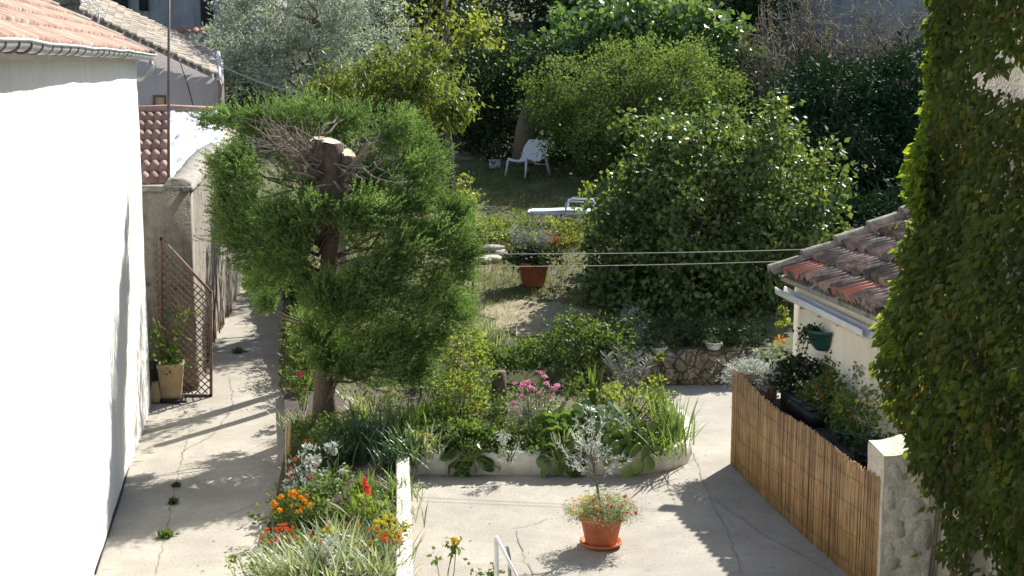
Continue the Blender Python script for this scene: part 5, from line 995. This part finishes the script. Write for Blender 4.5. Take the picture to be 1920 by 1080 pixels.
# ---- potted olive on the terrace
c = G(1127, 1022); t = thing('potted_olive', 'terracotta pot of trailing bright flowers with a slender young olive on the terrace', 'potted plant', c)
m = MB(); m.lathe(c, [(0, .003), (.165, .003), (.195, .03), (.20, .045), (.188, .045), (.17, .018), (0, .016)], 32); m.build('saucer', M['terracotta'], t, True)
pot(t, c+[0, 0, .018], .205, .28, 'terracotta', .05, 32)
m = MB(); cc = c+UP*.35; leafy(m, [(cc, np.array([.27, .25, .10])), (cc+[0, 0, -.03], np.array([.31, .27, .07])), (cc+[.05, 0, .03], np.array([.2, .2, .10]))], 330, 26, .035, .024, .007, out=.8); m.build('foliage', M['variegated'], t)
for mt, n, sx in (('f_yellow', 14, -.1), ('f_redor', 14, .03), ('f_magenta', 16, .13), ('f_orange', 7, -.15), ('f_pink', 5, .1)):
    k = over(cc+[sx, 0, 0], (.21, .24, .10), 0, n); flowers(t, k, 'cluster', mt, .018)
m = MB(); f = MB(); tp = [c+UP*.3, P(1120, 915, c[1]), P(1113, 875, c[1]), P(1108, 850, c[1])]; m.tube(tp, [.014, .012, .010, .008], 7)
rngl = [(1085, 840), (1060, 855), (1100, 770), (1112, 790), (1075, 815), (1095, 800), (1125, 815), (1150, 862), (1165, 855), (1140, 840), (1105, 765), (1080, 790), (1068, 870), (1130, 780), (1175, 865), (1090, 825), (1050, 835), (1118, 830)]
for x, y in rngl:
    s = tp[1]+(tp[3]-tp[1])*R(0, 1); e_ = P(x, y, c[1]+R(-.22, .22)); n = 6; q = s+(e_-s)*np.linspace(0, 1, n)[:, None]; q[1:-1] += rng.normal(0, .012, (n-2, 3))+UP*.01; m.tube(q, .006*np.linspace(1, .3, n), 5)
    k = 44; u = R(.35, 1.05, k); f.leaf(s+(e_-s)*u[:, None]+rng.normal(0, .008, (k, 3)), nrm(e_-s)*.6+rng.normal(0, .6, (k, 3)), R(.035, .06, k), .0095, .2, .5)
m.build('trunk', M['bark'], t, True); f.build('crown', M['silver'], t)
# ---- pots behind the reed fence
zp = .745
def fpot(px, py, lab, r, h, mat, fol, rr, kinds, L=.05, W=.028, n=1000, name='flower_pot', zc=None):
    c = G(px, py, zp); t = thing(name, lab, 'flower pot', c); pot(t, c, r, h, mat, .03, 22); cc = c+UP*(h+rr[2]*.6)
    m = MB(); leafy(m, [(cc, np.array(rr))], max(12, n//20), 20, .05, L, W); m.build('foliage', M[fol], t)
    for mt, k, kd, s in kinds: flowers(t, over(c, rr, h+rr[2]*.6, k), kd, mt, s)
    return t
fpot(1412, 742, 'feathery silver plant in a small pot at the far end of the reed fence', .12, .16, 'trough', 'silver', (.28, .22, .15), [], .05, .015, 2600)
fpot(1500, 762, 'dark leaved pink geranium behind the reed fence', .14, .2, 'trough', 'darkleaf', (.25, .2, .2), [('f_lilac', 10, 'cluster', .025), ('f_pink', 4, 'cluster', .024)], .05, .04, 1300)
fpot(1548, 795, 'yellow flowered pot in the middle of the row behind the fence', .14, .17, 'trough', 'mid', (.23, .2, .2), [('f_yellow', 9, 'daisy', .024), ('f_redor', 8, 'pom', .016)])
fpot(1575, 770, 'orange and red flowered pot against the hut wall', .14, .2, 'trough', 'mid', (.24, .2, .25), [('f_redor', 10, 'pom', .018), ('f_orange', 4, 'daisy', .022)])
fpot(1600, 830, 'shallow green bowl of orange and yellow daisies nearest the stone pier', .19, .14, 'greenpot', 'mid', (.22, .2, .2), [('f_yellow', 8, 'daisy', .026), ('f_orange', 8, 'daisy', .026)])
fpot(1645, 805, 'grey green flowering plant beside the creeper behind the fence', .13, .2, 'trough', 'greygreen', (.24, .22, .26), [('f_redor', 5, 'pom', .016), ('f_lilac', 6, 'cluster', .022)])
fpot(1632, 880, 'pot of violet flowers at the near end of the reed fence', .11, .11, 'trough', 'darkleaf', (.14, .13, .1), [('f_blue', 14, 'cluster', .024)])
m = MB(); c = G(1515, 782, zp)-[.05, 0, 0]; m.box(c+[0, 0, .09], (.2, .85, .18), (Bh, Ah, UP)); m.box(c+[0, 0, .185], (.23, .88, .02), (Bh, Ah, UP)); o_ = m.build('trough', M['trough'], None, loc=c); tag(o_, 'long dark plastic trough just behind the top of the reed fence', 'trough')
m = MB(); q = [G(x_, y_)+[0, 0, .012] for x_, y_ in ((178, 1078), (200, 1010), (222, 945), (236, 895), (252, 835), (262, 790), (276, 762))]; m.tube(q, .012, 6); o_ = m.build('ground_hose', M['dark'], None, loc=q[0]); tag(o_, 'thin dark hose lying along the foot of the white wall', 'hose')
# ---- hand rail and climbing stems at the bottom
t = thing('hand_rail', 'white metal stair rail end poking up at the bottom of the picture', 'railing', G(931, 1095)); Yr = G(931, 1095)[1]-.9
m = MB(); a_ = P(931, 1010, Yr); g_ = a_*[1, 1, 0]; m.box((a_+g_)/2, (.036, .03, a_[2])); m.build('post', M['metal_white'], t)
m = MB(); b_ = P(1010, 1165, Yr-.5); d = nrm(b_-a_); m.box((a_+b_)/2+[0, -.0, .01], (np.linalg.norm(b_-a_)+.02, .034, .03), (d, np.array([0, 1., 0]), np.cross(d, [0, 1., 0]))); m.build('rail', M['metal_white'], t)
m = MB(); q = P(951, 1024, Yr+.05); m.tube([q, P(955, 1045, Yr+.05), P(958, 1150, Yr+.05)], .014, 8); m.build('grey_tube', M['cable'], t, True)
for x, y, h, lab in ((838, 1078, 56, 'thin weed stem with one yellow flower on the terrace left of the rail'), (915, 1098, 25, 'small yellow flowered sprig just left of the white rail')):
    c = P(x, y+25, 11.2)*[1, 1, 0]; t = thing('weed', lab, 'weed', c); m = MB(); tips = [P(x+R(-25, 30), y-h+R(0, 25), 11.2) for _ in range(3)]+[P(x+15, y-h, 11.2)]; f = MB()
    for p in tips: m.tube([c, (c+p)/2+rng.normal(0, .02, 3), p], .004, 4); f.leaf(p+rng.normal(0, .035, (14, 3)), rng.normal(0, 1, (14, 3)), .05, .035)
    m.build('stem', M['fresh'], t); f.build('foliage', M['mid'], t); flowers(t, [tips[-1]+UP*.03], 'pom', 'f_yellow', .03)
for x, y, s, lab in ((330, 912, .05, 'small weed in the path crack, farther one'), (324, 944, .065, 'green weed in the path crack, middle one'), (310, 1008, .09, 'largest weed in the path crack near the bottom'), (447, 662, .10, 'low weed on the path below the conifer')):
    c = G(x, y); m = MB(); n = 110; m.lathe(c, [(.02, .001), (.012, .02), (0, .03)], 6); m.leaf(c+rng.normal(0, 1, (n, 3))*[s*.28, s*.25, 0]+[0, 0, .015], rng.normal(0, 1, (n, 3))+[0, 0, .6], s*R(.5, 1.0, n), .03); o_ = m.build('weed', M['mid'], None, loc=c); tag(o_, lab, 'weed', 'weeds in the path cracks')
# dry leaf litter on the paving
m = MB(); n = 130; xy = np.c_[R(-4.3, 2.3, n), R(11.8, 18.3, n)]; xy = xy[~((xy[:, 0] > -2.7) & (xy[:, 0] < 2.0) & (xy[:, 1] > 14.7))]; xy = xy[~((xy[:, 0] > -2.4) & (xy[:, 0] < -.7))]
o = np.c_[xy, np.full(len(xy), .014)]; m.leaf(o, rng.normal(0, 1, (len(xy), 3))*[1, 1, .1], R(.015, .035, len(xy)), .014); tag(m.build('leaf_litter', M['deadwood']), 'scattered dry leaves on the pale paving', 'leaf litter', kind='stuff')
# grass
m = MB(); n = 42000; y = R(19.4, 34, n); x = R(-3.6, 3.2, n)+(y-19)*R(-.03, .03, n); z = garden_h(x, y); dn = vn(x, y, .9)+.5*vn(x+3, y, 2.3); bare = ((x-.35)/.75)**2+((y-20.9)/1.0)**2 < 1
k = (z > .35) & ((dn > -.25) | (rng.random(n) < .35)) & ~(bare & (rng.random(n) < .8)); x, y, z = x[k], y[k], z[k]; n = len(x)
m.blades(np.c_[x, y, z], R(0, 6.3, n), R(.04, .13, n), .010, R(0, .6, n), .7, 2); tag(m.build('grass', M['grass']), 'rough green and straw coloured grass of the lawn', 'grass', kind='stuff')

# ------------------------------------------------------------------ light, world, camera
w = bpy.data.worlds.new('World'); S.world = w; w.use_nodes = True; nt = w.node_tree; bg = nt.nodes['Background']
EL, AZ = radians(38), math.atan2(.53, .85)       # sun azimuth measured from +Y towards +X
sky = nt.nodes.new('ShaderNodeTexSky'); sky.sky_type = 'NISHITA'; sky.sun_disc = False; sky.sun_elevation = EL; sky.sun_rotation = AZ
nt.links.new(sky.outputs[0], bg.inputs[0]); bg.inputs[1].default_value = .085
ld = bpy.data.lights.new('Sun', 'SUN'); ld.energy = 5; ld.angle = radians(.55); ld.color = (1, .955, .88)
lo = bpy.data.objects.new('sun', ld); COL.objects.link(lo); lo.location = (10, 15, 20)
from mathutils import Vector
dv = Vector((-sin(AZ)*cos(EL), -cos(AZ)*cos(EL), -sin(EL))); lo.rotation_euler = dv.to_track_quat('-Z', 'Y').to_euler()
cd = bpy.data.cameras.new('Camera'); cd.lens = FPX/1920*36; cd.sensor_width = 36; cd.clip_end = 2000; cd.clip_start = .1
co = bpy.data.objects.new('camera', cd); COL.objects.link(co); co.location = (0, 0, H); co.rotation_euler = (pi/2-TH, 0, 0); S.camera = co
S.view_settings.view_transform = 'Standard'; S.view_settings.look = 'None'; S.view_settings.exposure = 1.05; S.view_settings.gamma = 1
S.cycles.max_bounces = 7; S.cycles.transparent_max_bounces = 8; S.cycles.diffuse_bounces = 4; S.cycles.glossy_bounces = 3
for o in bpy.data.objects:
    if '_o' in o.keys(): del o['_o']
